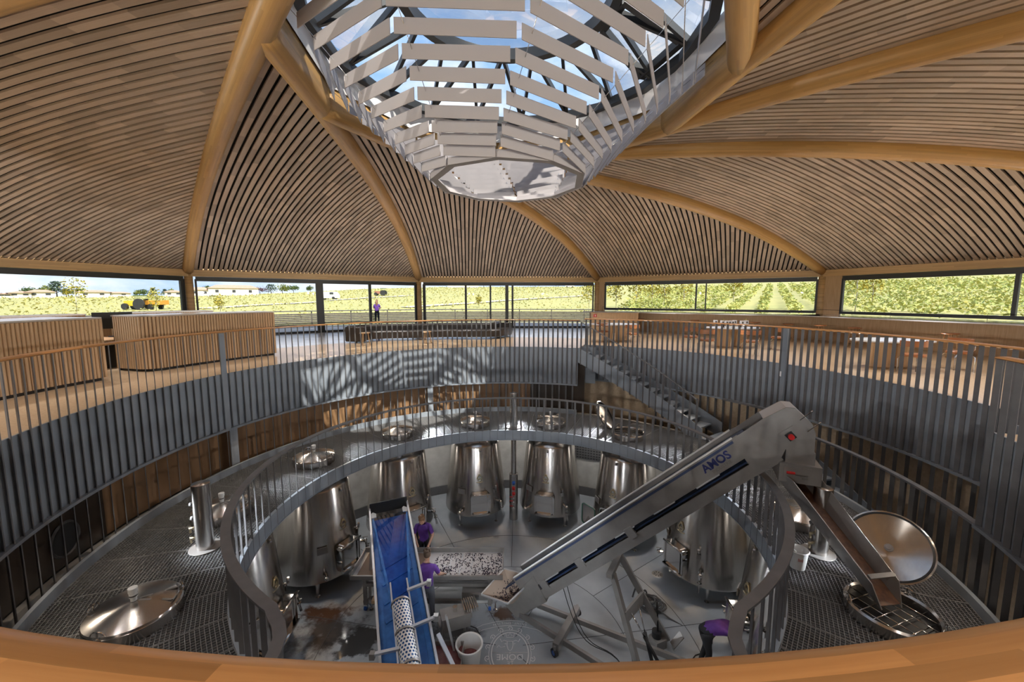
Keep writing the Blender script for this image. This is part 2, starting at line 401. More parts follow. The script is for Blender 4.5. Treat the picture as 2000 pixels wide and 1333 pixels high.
for k in range(10):
    ph = PH0+36*k
    o = rot_obj('rib_beam', rib_me, M['rib'], ph); S(o, label='curved glulam oak rib of the dome')
    o = rot_obj('column', col_me, M['header'], ph); S(o, label='round oak column under a dome rib')
    o = rot_obj('header_beam', head_me, M['header'], ph); S(o, label='pale oak beam above the window band')

# --- skylight over the oculus
sky = S(thing('window_11', 'round glazed skylight with dark steel bars over the oculus', None, (OX, OY, 6.5)))
b = MB()
dec = [pc(3.72, PH0-59.88+36*j) for j in range(10)]
for j in range(10):
    p, q = dec[j], dec[(j+1) % 10]
    b.quad((p.x, p.y, 6.14), (q.x, q.y, 6.14), (q.x, q.y, 6.66), (p.x, p.y, 6.66))
    p2, q2 = pc(4.1, PH0-59.88+36*j), pc(4.1, PH0-59.88+36*(j+1))
    b.quad((p2.x, p2.y, 5.9), (q2.x, q2.y, 5.9), (q2.x, q2.y, 6.7), (p2.x, p2.y, 6.7))
    b.quad((p.x, p.y, 6.66), (q.x, q.y, 6.66), (q2.x, q2.y, 6.7), (p2.x, p2.y, 6.7))
b.build('curb', M['cone_w'], sky)
NO = 18; ro, zo, ri, zi = 3.52, 6.62, 2.02, 7.45
b = MB(); b.sweep([pc(ro, 360*j/NO, zo) for j in range(NO)], [(-.1, -.09), (.08, -.09), (.08, .09), (-.1, .09)], closed=True, sm=False); b.build('outer_frame', M['frame'], sky)
b = MB(); b.sweep([pc(ri, 360*j/48, zi) for j in range(48)], [(-.09, -.12), (.09, -.12), (.09, .12), (-.09, .12)], closed=True); b.build('ring_frame', M['frame'], sky)
off = -74.5
for j in range(NO):
    a = off+20*j; po = pc(ro, a, zo+.05)
    for sg in (-10, 10):
        pi_ = pc(ri, a+sg, zi); b = MB(); b.beam(po, pi_, .07, .13); b.build('glazing_bar', M['frame'], sky)
    g = MB(); A, B_, C_ = pc(ro, a, zo+.13), pc(ri, a-10, zi+.09), pc(ri, a+10, zi+.09); D = pc(ro, a+20, zo+.13)
    g.v += [A, B_, C_]; g.face((0, 1, 2)); g.build('pane', M['glassroof'], sky)
    g = MB(); g.v += [A, C_, D]; g.face((0, 1, 2)); g.build('pane', M['glassroof'], sky)
g = MB(); g.v += [pc(ri, 360*j/32, zi+.1) for j in range(32)]; g.face(list(range(32))); g.build('pane', M['glassroof'], sky)
# one opening roof vent on the right side
b = MB(); c0 = [pc(3.35, 62, 6.78), pc(3.35, 84, 6.78), pc(2.2, 84, 7.42), pc(2.2, 62, 7.42)]
for j in range(4): b.beam(c0[j], c0[(j+1) % 4], .13, .15)
b.build('vent_frame', M['frame'], sky)

# --- louvre lantern hanging in the oculus
lan = thing('louvre_lantern', 'inverted cone of white louvre blades hanging under the round skylight', 'light shade', (OX, OY, 4.0))
rz_ = [4.21, 4.335, 4.46, 4.61, 4.77, 4.94, 5.11, 5.29, 5.47, 5.66, 5.85]
def lr(z): return 1.46+1.135*(z-4.06)
def lp(z): return 6.5-9.3*(z-4.06)
zl = [4.09]+rz_
for i in range(1, len(zl)):          # every blade drops one row towards its clockwise neighbour
    z, z2 = zl[i], zl[i-1]
    for j in range(10):
        a, c = pc(lr(z), lp(z)+36*j, z), pc(lr(z2), lp(z2)+36*j-36, z2); d = (c-a).normalized(); a, c = a+d*.035, c-d*.035; h = (.165+.03*(z-4.2))/2; n = d.cross(Vector((0, 0, 1))).normalized()*.006; up_ = Vector((0, 0, h))
        b = MB(); b.v += [a-n-up_, a+n-up_, a+n+up_, a-n+up_, c-n-up_, c+n-up_, c+n+up_, c-n+up_]
        for f in ((0, 1, 2, 3), (7, 6, 5, 4), (0, 4, 5, 1), (1, 5, 6, 2), (2, 6, 7, 3), (3, 7, 4, 0)): b.face(f)
        b.build('louvre_blade', M['louvre'], lan)
b = MB(); bp = [pc(1.46, 6.5+36*j, 4.08) for j in range(10)]
b.sweep(bp, [(-.012, -.06), (.012, -.06), (.012, .06), (-.012, .06)], closed=True, sm=False)
b.sweep([pc(1.40, 6.5+36*j, 4.035) for j in range(10)], [(-.07, -.012), (.07, -.012), (.07, .012), (-.07, .012)], closed=True, sm=False)
b.build('bottom_ring', M['louvre'], lan)
for j in range(10):
    b = MB(); b.cyl(pc(1.46, 6.5+36*j, 4.1), pc(3.62, -11.5+36*j, 6.0), .005, 5); b.build('cable', M['inox_s'], lan)

# --- glazed bays round the upper floor
def chord(phL): return pc(18, phL), pc(18, phL+36)
def chord_x(phL, px, py=590):      # distance along the bay from its first column for a pixel column
    a, c = chord(phL); d = ray(px, py); e = (c-a).normalized(); n = Vector((-e.y, e.x, 0))
    t = n.dot(a-Vector((0, 0, 0)))/n.dot(Vector((d.x, d.y, 0))); q = Vector((d.x*t, d.y*t, 0)); return (q-a).dot(e)
def bay(idx, phL, zb, muls, left=.25, right=.25, label=''):
    a, c = chord(phL); e = (c-a).normalized(); n = Vector((-e.y, e.x, 0)); LB = (c-a).length
    w = S(thing('window_%d' % idx, label, None, (a+c)/2))
    P = lambda x, z: Vector((a.x+e.x*x, a.y+e.y*x, z))
    b = MB(); b.beam(P(left, 2.73), P(LB-right, 2.73), .14, .2); b.beam(P(left, zb+.05), P(LB-right, zb+.05), .14, .12)
    b.build('window_frame', M['frame'], w)
    xs = [(left, .08)]+muls+[(LB-right, .08)]
    for x, wd in xs:
        b = MB(); b.box(P(x, (zb+2.72)/2), (wd, .12, 2.72-zb), rz=math.atan2(e.y, e.x)); b.build('mullion', M['frame'], w)
    for (x0, w0), (x1, w1) in zip(xs, xs[1:]):
        g = MB(); g.quad(P(x0+w0/2, zb+.1), P(x1-w1/2, zb+.1), P(x1-w1/2, 2.64), P(x0+w0/2, 2.64)); g.build('pane', M['glass'], w)
    return w
LBAY = (chord(0)[1]-chord(0)[0]).length
X = chord_x
A_, B__, C__, D__, E__ = PH0-36, PH0, PH0+36, PH0+72, PH0+108
bay(1, A_, .9, [(X(A_, 357), .12)], label='wide window behind the reception desks')
bay(2, B__, 0, [(X(B__, 625), .36), (X(B__, 723), .14), (X(B__, 812), .12)], .25, .2, label='sliding glass doors facing the terrace where the woman stands')
bay(3, C__, 0, [(X(C__, 829), .16), (X(C__, 910), .12), (X(C__, 958), .10), (X(C__, 990), .2), (X(C__, 1001), .12)], .3, .25, label='sliding glass doors behind the leather sofa')
bay(4, D__, 1.16, [(X(D__, 1359), .07), (X(D__, 1378), .05)], X(D__, 1182), .2, label='long window above the bar counter and the printed cards')
bay(5, E__, 1.16, [(X(E__, 1983), .10)], X(E__, 1644), .2, label='long window above the bar counter at the vineyard bushes')
for k in range(5): bay(6+k, E__+36*(k+1), .0, [(LBAY*.33, .1), (LBAY*.66, .1)], label='glazed bay behind the viewer')
# oak panels that close the start of the two counter bays
def bay_box(phL, x0, x1, z0, z1, inn, out, name, m, parent=None):     # a box along a bay; inn/out measured inwards from the glass line
    a, c = chord(phL); e = (c-a).normalized(); n = Vector((-e.y, e.x, 0))
    if n.dot(Vector((OX, OY, 0))-a) < 0: n = -n
    mid = a+e*((x0+x1)/2)+n*((inn+out)/2); b = MB(); b.box((mid.x, mid.y, (z0+z1)/2), (abs(x1-x0), abs(inn-out), z1-z0), rz=math.atan2(e.y, e.x)); return b.build(name, m, parent)
S(bay_box(D__, .15, X(D__, 1181), 1.1, 2.86, .06, -.06, 'wall_panel', M['oak']), label='narrow oak wall panel beside the bar window')
S(bay_box(E__, .15, X(E__, 1642), 1.1, 2.86, .06, -.06, 'wall_panel', M['oak']), label='wide oak wall panel between the two bar windows')
for ph, nm in ((D__, 'below the long bar window'), (E__, 'below the vineyard window')):
    S(bay_box(ph, 0, LBAY, 0, 1.06, 1.05, -.05, 'wall_counter', M['oak']), label='pale oak apron wall '+nm)
    S(bay_box(ph, 0.05, LBAY-.05, 1.06, 1.10, 2.1, -.08, 'trim_counter', mat('polished bar counter', (.66, .66, .67), .10)), label='polished pale window counter '+nm)
S(bay_box(A_, 0, LBAY, 0, .9, .05, -.1, 'wall_left', M['oak']), label='low wall under the window behind the desks')

# --- upper floor
def ring_floor(name, segs, m, label, z1=0.0, z0=-.3):
    b = MB()
    for r0, r1, p0, p1 in segs: b.arc(r0, r1, z0, z1, p0, p1, 2)
    return S(b.build(name, m), label=label)
ring_floor('floor', [(R1+.06, 11, 111, 380.5), (R2+.06, 11, 20.5, 111), (11, 18.3, 18, 300)], M['cork'], 'tan cork floor of the upper level')
ring_floor('floor_polished', [(11, 18.3, -60, 18)], M['polished'], 'pale polished floor in front of the terrace doors')
# --- void edges
fa = MB(); fa.arc(R1+.03, R1+.06, -1.35, 0.01, 111, 380.5, 1.5); fa.arc(R1-.04, R1+.06, -1.40, -1.35, 111, 380.5, 1.5)
S(fa.build('wall_fascia', M['fascia']), label='curved blue grey steel fascia under the handrail')
fa = MB(); fa.arc(R2+.03, R2+.06, -1.35, 0.01, 20.5, 128, 1.5); fa.arc(R2-.04, R2+.06, -1.40, -1.35, 20.5, 128, 1.5)
fa.box(pc((R1+R2)/2+.03, 20.3, -.7), (R2-R1, .03, 1.4), rz=-R(20.3)); fa.box(pc((R1+R2)/2+.03, 111.2, -.7), (R2-R1, .03, 1.4), rz=-R(111.2))
S(fa.build('wall_fascia', M['fascia']), label='curved grey steel fascia behind the stairs')

BL = 46
def blade(b, r, phi, z0, z1, w=.066, t=.012): b.box(pc(r, phi, (z0+z1)/2), (w, t, z1-z0), rz=pi/2-R(phi+BL))
def wood_rail(name, r, p0, p1, z, root, m, w=.10, h=.024):
    b = MB(); n = int(abs(p1-p0)/1.5); pr = [(w*cos(a)*(1 if abs(cos(a)) < .9 else .98), h*sin(a)) for a in [2*pi*i/12 for i in range(12)]]
    b.sweep([pc(r, p0+(p1-p0)*i/n, z) for i in range(n+1)], pr); return b.build(name, m, root)
def blade_mesh(z0, z1, w=.066, t=.012):
    b = MB(); b.box((0, 0, (z0+z1)/2), (w, t, z1-z0), rz=0); return b.mesh('baluster')
def put_blades(root, me, m, r, phis, bl=BL):
    if not me.materials: me.materials.append(m)
    for ph in phis:
        o = bpy.data.objects.new('baluster', me); COL.objects.link(o); o.location = pc(r, ph, root.location.z) - root.location; o.rotation_euler = (0, 0, pi/2-R(ph+bl)); o.parent = root
def frange(a, b, s):
    n = int(round((b-a)/s)); return [a+(b-a)*i/n for i in range(n+1)]
me_u = blade_mesh(-1.36, 1.02)
bal = thing('balustrade', 'long curved balustrade with grey blades and oak handrail, running round to the viewer', 'balustrade', (OX, OY, 0))
put_blades(bal, me_u, M['steel'], R1, frange(111.4, 380.2, 1.45)); wood_rail('handrail', R1+.08, 110.8, 380.8, 1.035, bal, M['rail'])
for px, py in ((437, 740), ):
    ph = phi_at(px, py, R1); b = MB(); b.box(pc(R1-.02, ph, -.17), (.03, .135, 2.36), rz=pi/2-R(ph)); b.build('post', M['fascia'], bal)
bal2 = thing('balustrade', 'curved balustrade with broad grey blades in front of the bar tables', 'balustrade', (OX, OY, 0))
put_blades(bal2, me_u, M['steel'], R2, frange(21.0, 127.0, 1.24)); wood_rail('handrail', R2+.06, 20.6, 128, 1.035, bal2, M['rail'])
ph = phi_at(1532, 715, R2); b = MB(); b.box(pc(R2-.03, ph, -.17), (.04, .17, 2.36), rz=pi/2-R(ph+20)); b.build('post', M['fascia'], bal2)
b = MB(); b.box(pc(R2-.07, ph-.3, -.27), (.006, .06, .14), rz=pi/2-R(ph+20)); b.build('paper_notice', M['paper'], bal2, 'small white paper notice')
scr = thing('blade_screen', 'lower screen of slender upright blades in front of brown panels', 'screen', (OX, OY, MZ))
put_blades(scr, blade_mesh(0, 1.12), M['steel'], R1+.05, frange(-150, 19, 2.03))
for px, py in ((456, 870), (840, 765)):
    ph = phi_at(px, py, R1+.05); b = MB(); b.box(pc(R1+.02, ph, -1.9), (.03, .2, 1.12), rz=pi/2-R(ph)); b.build('post', M['fascia'], scr)
scr2 = thing('blade_screen', 'lower screen of dark blades on the wall side of the landing', 'screen', (OX, OY, MZ))
put_blades(scr2, blade_mesh(-1.2, 1.12), M['steel_d'], R2+.02, frange(40, 128, 1.75))

# --- mezzanine: walls, grating, edges
b = MB(); b.arc(7.42, 7.5, MZ, -.3, -98, 6, 2); S(b.build('wall_back', M['bronze']), label='brown lacquered wall along the mezzanine')
b = MB(); b.arc(7.5, 7.56, MZ, -.3, 6, 22, 2); b.arc(7.42, 7.5, MZ, -.3, -160, -98, 2);  # first arc: dark sheet standing in for the shaded opening to the corridor
S(b.build('wall_dark', M['darkpanel']), label='dark bronze wall of the mezzanine, and a dark sheet for the shaded corridor opening')
b = MB(); b.arc(8.9, 9.0, FV, -.3, 18, 160, 2); S(b.build('wall_right', mat('warm stair wall', (.52, .39, .26), .75, col2=(.60, .47, .33), scale=14)), label='tan textured wall behind the stairs')
ph = phi_at(124, 1055, 7.42); root = S(thing('window_porthole', 'round dark porthole in the mezzanine wall', None, pc(7.42, ph, -2)))
b = MB(); qv = at(124, 1055, 0); d = ray(124, 1055); 
import mathutils
cpt = pc(7.40, ph, 0); cpt.z = CAMZ + d.z*((cpt.x/d.x)); rad = pc(0, 0)-pc(1, ph); rad.z = 0; q = rad.to_track_quat('Z', 'Y').to_matrix()
b.lathe([(.24, .0), (.27, .03), (.29, 0)], 28, cpt, q); b.build('rim', M['steel_d'], root)
b = MB(); b.lathe([(0, .012), (.25, .012)], 28, cpt, q); b.build('pane', M['black'], root)
b = MB(); b.arc(7.0, 7.06, MZ-.02, MZ+.16, -160, 20.5, 2); S(b.build('baseboard_left', M['fascia']), label='grey steel kick plate at the outer edge of the grating')
b = MB(); b.arc(7.06, 7.12, MZ-.05, MZ+.14, 74, 160, 2); S(b.build('baseboard_right', M['fascia']), label='grey steel kick plate under the stair screen')
mez = S(thing('floor_mezzanine', 'steel grating walkway ring over the vats', None, (OX, OY, MZ)))
SEC = 7.5; hb = R(SEC/2); r0, r1 = 4.78, 7.04
b = MB(); sp_ = .05
x = -.46
while x < .465:
    ra = max(r0, abs(x)/math.tan(hb)+.012)
    if ra < r1: b.box((x, (ra+r1)/2, -.018), (.007, r1-ra, .034))
    x += sp_
y = r0+.01
while y < r1+.01:
    hwid = y*math.tan(hb)-.008; b.box((0, y, -.012), (2*hwid, .007, .024)); y += sp_
for sg in (-1, 1):
    b.beam(Vector((sg*(r0*math.tan(hb)-.008), r0, -.02)), Vector((sg*(r1*math.tan(hb)-.008), r1, -.02)), .008, .04)
gme = b.mesh('grating_panel'); gme.materials.append(M['grate'])
for i in range(42):
    ph = -157.5+SEC*(i+.5); o = rot_obj('grating_panel', gme, M['grate'], 0, mez); o.rotation_euler = (0, 0, -R(ph))
b = MB(); b.arc(R1, R2, MZ-.06, MZ, 56, 76, 2); b.build('landing_plate', M['fascia'], mez)
b = MB()
for i in range(40):
    ph = -150+7.5*(i+.5); b.beam(pc(4.8, ph, MZ-.12), pc(7.05, ph, MZ-.12), .05, .14)
b.build('floor_beam', M['steel_d'], mez)
# inner mezzanine railing: a ring that turns outwards at the stair opening under the viewer
mr = thing('mezzanine_railing', 'curved grey steel railing round the vat opening, turning outwards near the viewer', 'railing', (OX, OY, MZ))
def side_pts(sg):
    return [Vector((sg*2.45, 3.76, 0)), Vector((sg*2.31, 3.62, 0)), Vector((sg*2.21, 3.47, 0)), Vector((sg*2.16, 3.28, 0)), Vector((sg*2.14, 2.9, 0)), Vector((sg*2.13, 2.3, 0)), Vector((sg*2.13, 1.6, 0))]
path = side_pts(-1)[::-1]+[pc(RM, -149+1.49*i) for i in range(201)]+[q+Vector((-.09, 0, 0)) for q in side_pts(1)[1:]]
res = [path[0]]; acc = 0.0                                # resample evenly
for a, c in zip(path, path[1:]):
    d = (c-a).length; k = 0
    while acc+d-k >= .05:
        k += .05-acc; acc = 0.0; res.append(a.lerp(c, k/d))
    acc += d-k
path = res
b = MB(); b.sweep([Vector((q.x, q.y, MZ-.145)) for q in path], [(-.04, -.155), (.02, -.155), (.02, .155), (-.04, .155)]); b.sweep([Vector((q.x, q.y, MZ-.31)) for q in path], [(-.09, -.012), (.03, -.012), (.03, .012), (-.09, .012)]); b.build('edge_beam', M['fascia'], mez)
b = MB(); zr = -1.375
b.sweep([Vector((q.x, q.y, zr)) for q in path], [(-.06, -.015), (.06, -.015), (.06, .015), (-.06, .015)]); b.build('handrail', M['steel'], mr)
bl_me = blade_mesh(-.3, 1.075, .06, .012); bl_me.materials.append(M['steel'])
acc = 0; last = path[0]
for i in range(1, len(path)-1):
    acc += (path[i]-last).length; last = path[i]
    if acc >= .25:
        acc -= .25; t = (path[i+1]-path[i-1]); az = math.degrees(math.atan2(-t.y, t.x))   # outward normal azimuth
        o = bpy.data.objects.new('baluster', bl_me); COL.objects.link(o); o.parent = mr; o.location = Vector((path[i].x, path[i].y, MZ))-mr.location; o.rotation_euler = (0, 0, pi/2-R(az+BL))
# outer mezzanine railing on the right, over the lower stair
mo = thing('stair_railing', 'grey steel railing over the lower stair on the right side', 'railing', (OX, OY, MZ))
path = [pc(R2-.08, 56+i*3) for i in range(4)]+[pc(8.02, 68.5), pc(7.70, 71.5), pc(7.38, 74), pc(7.2, 77)]+[pc(7.17, 80+3*i) for i in range(27)]
b = MB(); b.sweep([Vector((q.x, q.y, -1.38)) for q in path], [(-.05, -.018), (.05, -.018), (.05, .018), (-.05, .018)]); b.build('handrail', M['steel'], mo)
put_blades(mo, blade_mesh(-1.6, 1.07), M['steel_d'], 7.19, frange(77, 158, 1.75))

# --- stairs from the upper floor to the mezzanine
stt = thing('staircase', 'curved grey steel staircase with open treads down to the mezzanine', 'staircase', pc(7.7, 40, MZ))
NT = 14; pa, pb = 20.8, 56.0; stp = (pb-pa)/NT; rise = -MZ/NT
for i in range(NT-1):
    z = -rise*(i+1); p0 = pa+stp*i
    b = MB(); b.arc(R1+.03, R2-.02, z-.035, z, p0, p0+stp*1.05, 1); b.arc(R1+.03, R2-.02, z-.12, z-.035, p0, p0+.12, .2); b.build('tread', M['fascia'], stt)
for r, nm in ((R1, 'stringer'), (R2-.03, 'stringer')):
    b = MB(); b.arc(r, r+.025, -.52, .03, pa-.2, pb, 1.2, MZ-.25, MZ+.30); b.build(nm, M['fascia'], stt)
b = MB(); n = 26; pth = [pc(R1, pa-.3+(pb-1-pa)*i/n, 1.03+(MZ+.12)*i/n) for i in range(n+1)]
b.sweep(pth, [(-.03, -.012), (.03, -.012), (.03, .012), (-.03, .012)]); b.build('handrail', M['steel'], stt)
for ph in frange(pa+.6, pb-1.6, 1.85):
    t = (ph-pa)/(pb-pa); zt = 1.0+(MZ+.12)*t; z0 = -.5+MZ*t*.9+.0; b = MB(); blade(b, R1, ph, max(z0-.05, MZ), zt); b.build('baluster', M['steel'], stt)
# flight from the landing down to the vat floor, beyond the screen
st2 = thing('staircase', 'dark lower stair flight behind the blade screen on the right', 'staircase', pc(7.7, 95, FV))
NT2 = 18; r2s = (MZ-FV)/NT2
for i in range(NT2-1):
    b = MB(); z = MZ-r2s*(i+1); b.arc(R1+.05, R2-.02, z-.04, z, 76+2.5*i, 78.6+2.5*i, 1); b.build('tread', M['fascia'], st2)
b = MB(); b.arc(R2-.03, R2, MZ-.3, MZ+.25, 74, 121, 2, FV-.05, FV+.5); b.build('stringer', M['fascia'], st2)

# --- vat hall
b = MB(); b.lathe([(0, FV), (9.2, FV), (9.2, FV-.2), (0, FV-.2)], 64, (OX, OY, 0), sm=False); S(b.build('floor_vat', M['concrete']), label='grey polished concrete floor of the vat hall')
b = MB(); b.arc(7.35, 7.45, FV, MZ-.05, -160, 76, 2); S(b.build('wall_vat', M['wallconc']), label='pale concrete wall behind the vats')
b = MB(); b.arc(7.30, 7.36, FV, FV+.32, -160, 76, 2); S(b.build('baseboard_vat', M['steel_d']), label='dark grey plinth of the vat hall wall')
# saw cuts in the slab
b = MB()
for i in range(10):
    ph = 1+27*(i-4.5)+13.5; b.beam(pc(.3 if i % 2 else 2.6, ph, FV+.001), pc(7.3, ph, FV+.001), .012, .004)
for r in (2.6, 4.1):
    b.sweep([pc(r, 5*j, FV+.001) for j in range(72)], [(-.006, -.002), (.006, -.002), (.006, .002), (-.006, .002)], closed=True)
S(b.build('trim_joints', mat('slab joint', (.07, .07, .075), .8)), label='dark saw cut joints in the concrete floor')
v = thing('floor_drain', 'round steel floor drain on the concrete', 'drain', at(1284, 1122, FV)); p = at(1284, 1122, FV)
b = MB(); b.lathe([(0, .004), (.13, .004), (.15, 0)], 24, p); b.build('drain_plate', M['inox_d'], v)
b = MB()
for j in range(8): a = 2*pi*j/8; b.box(p+Vector((.085*cos(a), .085*sin(a), .005)), (.05, .018, .003), rz=a)
b.build('slots', M['black'], v)
# hidden outer shell below the floor, so that no daylight leaks into the pit
b = MB(); b.arc(9.25, 9.3, FV, -.28, 0, 360, 4); S(b.build('wall_outer', M['wallconc']), label='outer basement wall')
# ================================================================ VATS AND HATCHES
def vat_r(ph): return 5.72-.20*cos(R(ph))
VPH = [1+27*(i-4.5) for i in range(10)]
def tr(z): return 1.05-(z-.45)*.105
def sp(a, z, o=0.0): r = tr(z)+o; return Vector((r*sin(a), -r*cos(a), z))
def make_vat(open_door=False):
    t = thing('wine_vat', '', 'vat', world=False)
    b = MB(); b.lathe([(0, .36), (.5, .40), (.98, .44), (1.045, .47), (1.05, .52), (tr(1.5), 1.5), (tr(2.68), 2.68), (tr(2.72)-.02, 2.73), (.55, 2.90), (.45, 2.94), (.45, 3.24)], 56); b.build('body', M['inox'], t)
    for sx in (-1, 1):
        for sy in (-1, 1):
            b = MB(); c = Vector((sx*.60, sy*.60, 0)); b.lathe([(0, .0), (.06, 0), (.06, .015), (.018, .03), (.03, .1), (.085, .48)], 12, c); b.build('leg', M['inox_s'], t)
    # rectangular man door
    F_ = lambda x, z, o: Vector((x, -math.sqrt(max(.01, tr(z)**2-x*x))-o, z))
    y0 = -tr(.95)-.06
    b = MB()
    def rrect(w, h, r, n=4):
        pts = []
        for cx, cz, a0 in ((w-r, h-r, 0), (-w+r, h-r, 90), (-w+r, -h+r, 180), (w-r, -h+r, 270)):
            for k in range(n+1): a = R(a0+90*k/n); pts.append((cx+r*cos(a), cz+r*sin(a)))
        return pts
    MX = Matrix(((1, 0, 0), (0, 0, -1), (0, 1, 0)))       # prism axis along -Y
    fr = rrect(.30, .35, .10)
    b.sweep([Vector((x, y0-.02, .93+z)) for x, z in fr], [(-.02, -.09), (.02, -.09), (.02, .09), (-.02, .09)], up=(0, 1, 0), closed=True); fo = b.build('door_frame', M['inox_s'], t)
    if not open_door:
        b = MB(); b.prism(rrect(.28, .33, .09), 0, .025, MX, (0, y0-.055, .93)); d = b.build('door', M['inox_s'], t)
        for zz in (.34, -.30):
            b = MB(); b.cyl((-.31, y0-.13, .93+zz), (.31, y0-.13, .93+zz), .028, 8)
            for sx in (-.24, .24): b.cyl((sx, y0-.12, .93+zz), (sx, y0-.01, .93+zz), .016, 6)
            b.build('clamp_bar', M['inox_s'], d)
        b = MB(); b.box((.0, y0-.10, .62), (.46, .05, .10)); b.box((.23, y0-.1, .93), (.03, .03, .5)); b.build('latch', M['inox_s'], d)
    else:
        b = MB(); b.prism(rrect(.24, .30, .08), 0, .01, MX, (0, y0+.03, .93)); b.build('door_opening', M['black'], t)
        q = Matrix.Rotation(R(-12), 3, 'Z') @ MX; c = (-.62, y0-.16, .93)
        b = MB(); b.prism(rrect(.26, .32, .08), 0, .03, q, c); d = b.build('door', M['inox_s'], t)
        b = MB(); qq = Matrix.Rotation(R(-12), 3, 'Z')
        b.sweep([Vector(c)+qq @ Vector((x, -.035, z)) for x, z in rrect(.255, .315, .08)], [(-.012, -.012), (.012, -.012), (.012, .012), (-.012, .012)], up=(0, 1, 0), closed=True); b.build('gasket', M['green'], d)
        b = MB(); b.prism([(-.14, -.26), (.14, -.26), (0, -.02)], 0, .05, q, c); b.build('deflector', M['inox_d'], d)
    # brass emblem
    b = MB(); c = sp(0, 1.72, .01)
    b.sweep([c+Vector((.075*cos(a)*(1+.12*cos(6*a)), 0, .10*sin(a))) for a in [2*pi*k/24 for k in range(24)]], [(-.012, -.012), (.012, -.012), (.012, .012), (-.012, .012)], up=(0, 1, 0), closed=True)
    b.box(c+Vector((0, -.0, -.02)), (.09, .012, .05)); b.box(c+Vector((0, -.0, .12)), (.07, .012, .04)); b.tube([c+Vector((x, -.005, -.12-.02*cos(14*x))) for x in (-.11, -.07, -.03, 0, .03, .07, .11)], .012, 6)
    b.build('emblem', M['brass'], t, 'gold coloured crest')
    b = MB(); a = -.62; b.box(sp(a, 1.28, .03), (.24, .02, .17), Matrix.Rotation(a, 3, 'Z')); b.cyl(sp(a, 1.28, -.02), sp(a, 1.28, .03), .02, 6); b.build('name_plate', M['inox_d'], t)
    b = MB(); a = .55; b.cyl(sp(a, 1.32, -.02), sp(a, 1.32, .10), .022, 8); b.cyl(sp(a, 1.32, .08), sp(a, 1.44, .10), .03, 8); b.box(sp(a, 1.22, .03), (.09, .05, .12), Matrix.Rotation(a, 3, 'Z')); b.build('thermometer', M['inox_s'], t)
    def valve(a, z, down):
        b = MB(); p0, p1 = sp(a, z, -.03), sp(a, z, .16); b.cyl(p0, p1, .035, 10); b.cyl(sp(a, z, .05), sp(a, z, .075), .06, 12); b.ball(sp(a, z, .18), .055, 10, 8)
        b.cyl(sp(a, z+.10, .14), sp(a, z+.02, .18), .012, 6); b.beam(sp(a, z+.10, .10), sp(a, z+.11, .26), .02, .012)
        if down: b.cyl(sp(a, z, .19), sp(a, z-.18, .21), .035, 10); b.cyl(sp(a, z-.16, .21), sp(a, z-.19, .21), .055, 12); b.cyl(sp(a, z-.18, .21), sp(a, z-.38, .23), .03, 10); b.cyl(sp(a, z-.10, .20), sp(a, z-.10, .28), .015, 6)
        b.build('valve', M['inox_s'], t)
    valve(-.58, .66, False); valve(.62, .86, True)
    # small warm lamp clipped to the shell top
    b = MB(); b.cyl(sp(.05, 2.66, .02), sp(.05, 2.58, .04), .03, 8); b.build('vat_lamp', M['inox_s'], t)
    return t
vlab = ['steel wine vat closest to the viewer on the left, behind the curved railing', 'steel wine vat second from the left end of the ring, low behind the railing', 'steel wine vat left of the blue conveyor', 'steel wine vat behind the top end of the blue conveyor',
        'steel wine vat just left of the control column', 'steel wine vat just right of the control column', 'steel wine vat with its small door standing open', 'steel wine vat behind the tall inclined conveyor, beside the floor drain', 'steel wine vat beside the bending worker', 'steel wine vat under the open hatch lid, at the right end of the ring']
v0 = make_vat(); v1 = make_vat(True)
for i, ph in enumerate(VPH):
    p = pc(vat_r(ph), ph, FV); src = v1 if i == 6 else v0
    if i in (0, 6): o = src; o.location = p; o.rotation_euler = (0, 0, -R(ph))
    else: o = dup(src, p, -R(ph))
    o['label'] = vlab[i]; o['group'] = 'ring of steel wine vats'
    # warm spot that grazes the front of each vat
    l = bpy.data.lights.new('vat_lamp_light', 'SPOT'); l.energy = 36; l.color = (1, .66, .32); l.spot_size = R(50); l.spot_blend = .7; l.shadow_soft_size = .03
    lo = bpy.data.objects.new('vat_lamp_light', l); COL.objects.link(lo); lo.location = pc(vat_r(ph)-1.0, ph, FV+2.72); lo.rotation_euler = (pc(vat_r(ph)-.92, ph, FV)-lo.location).to_track_quat('-Z', 'Y').to_euler()

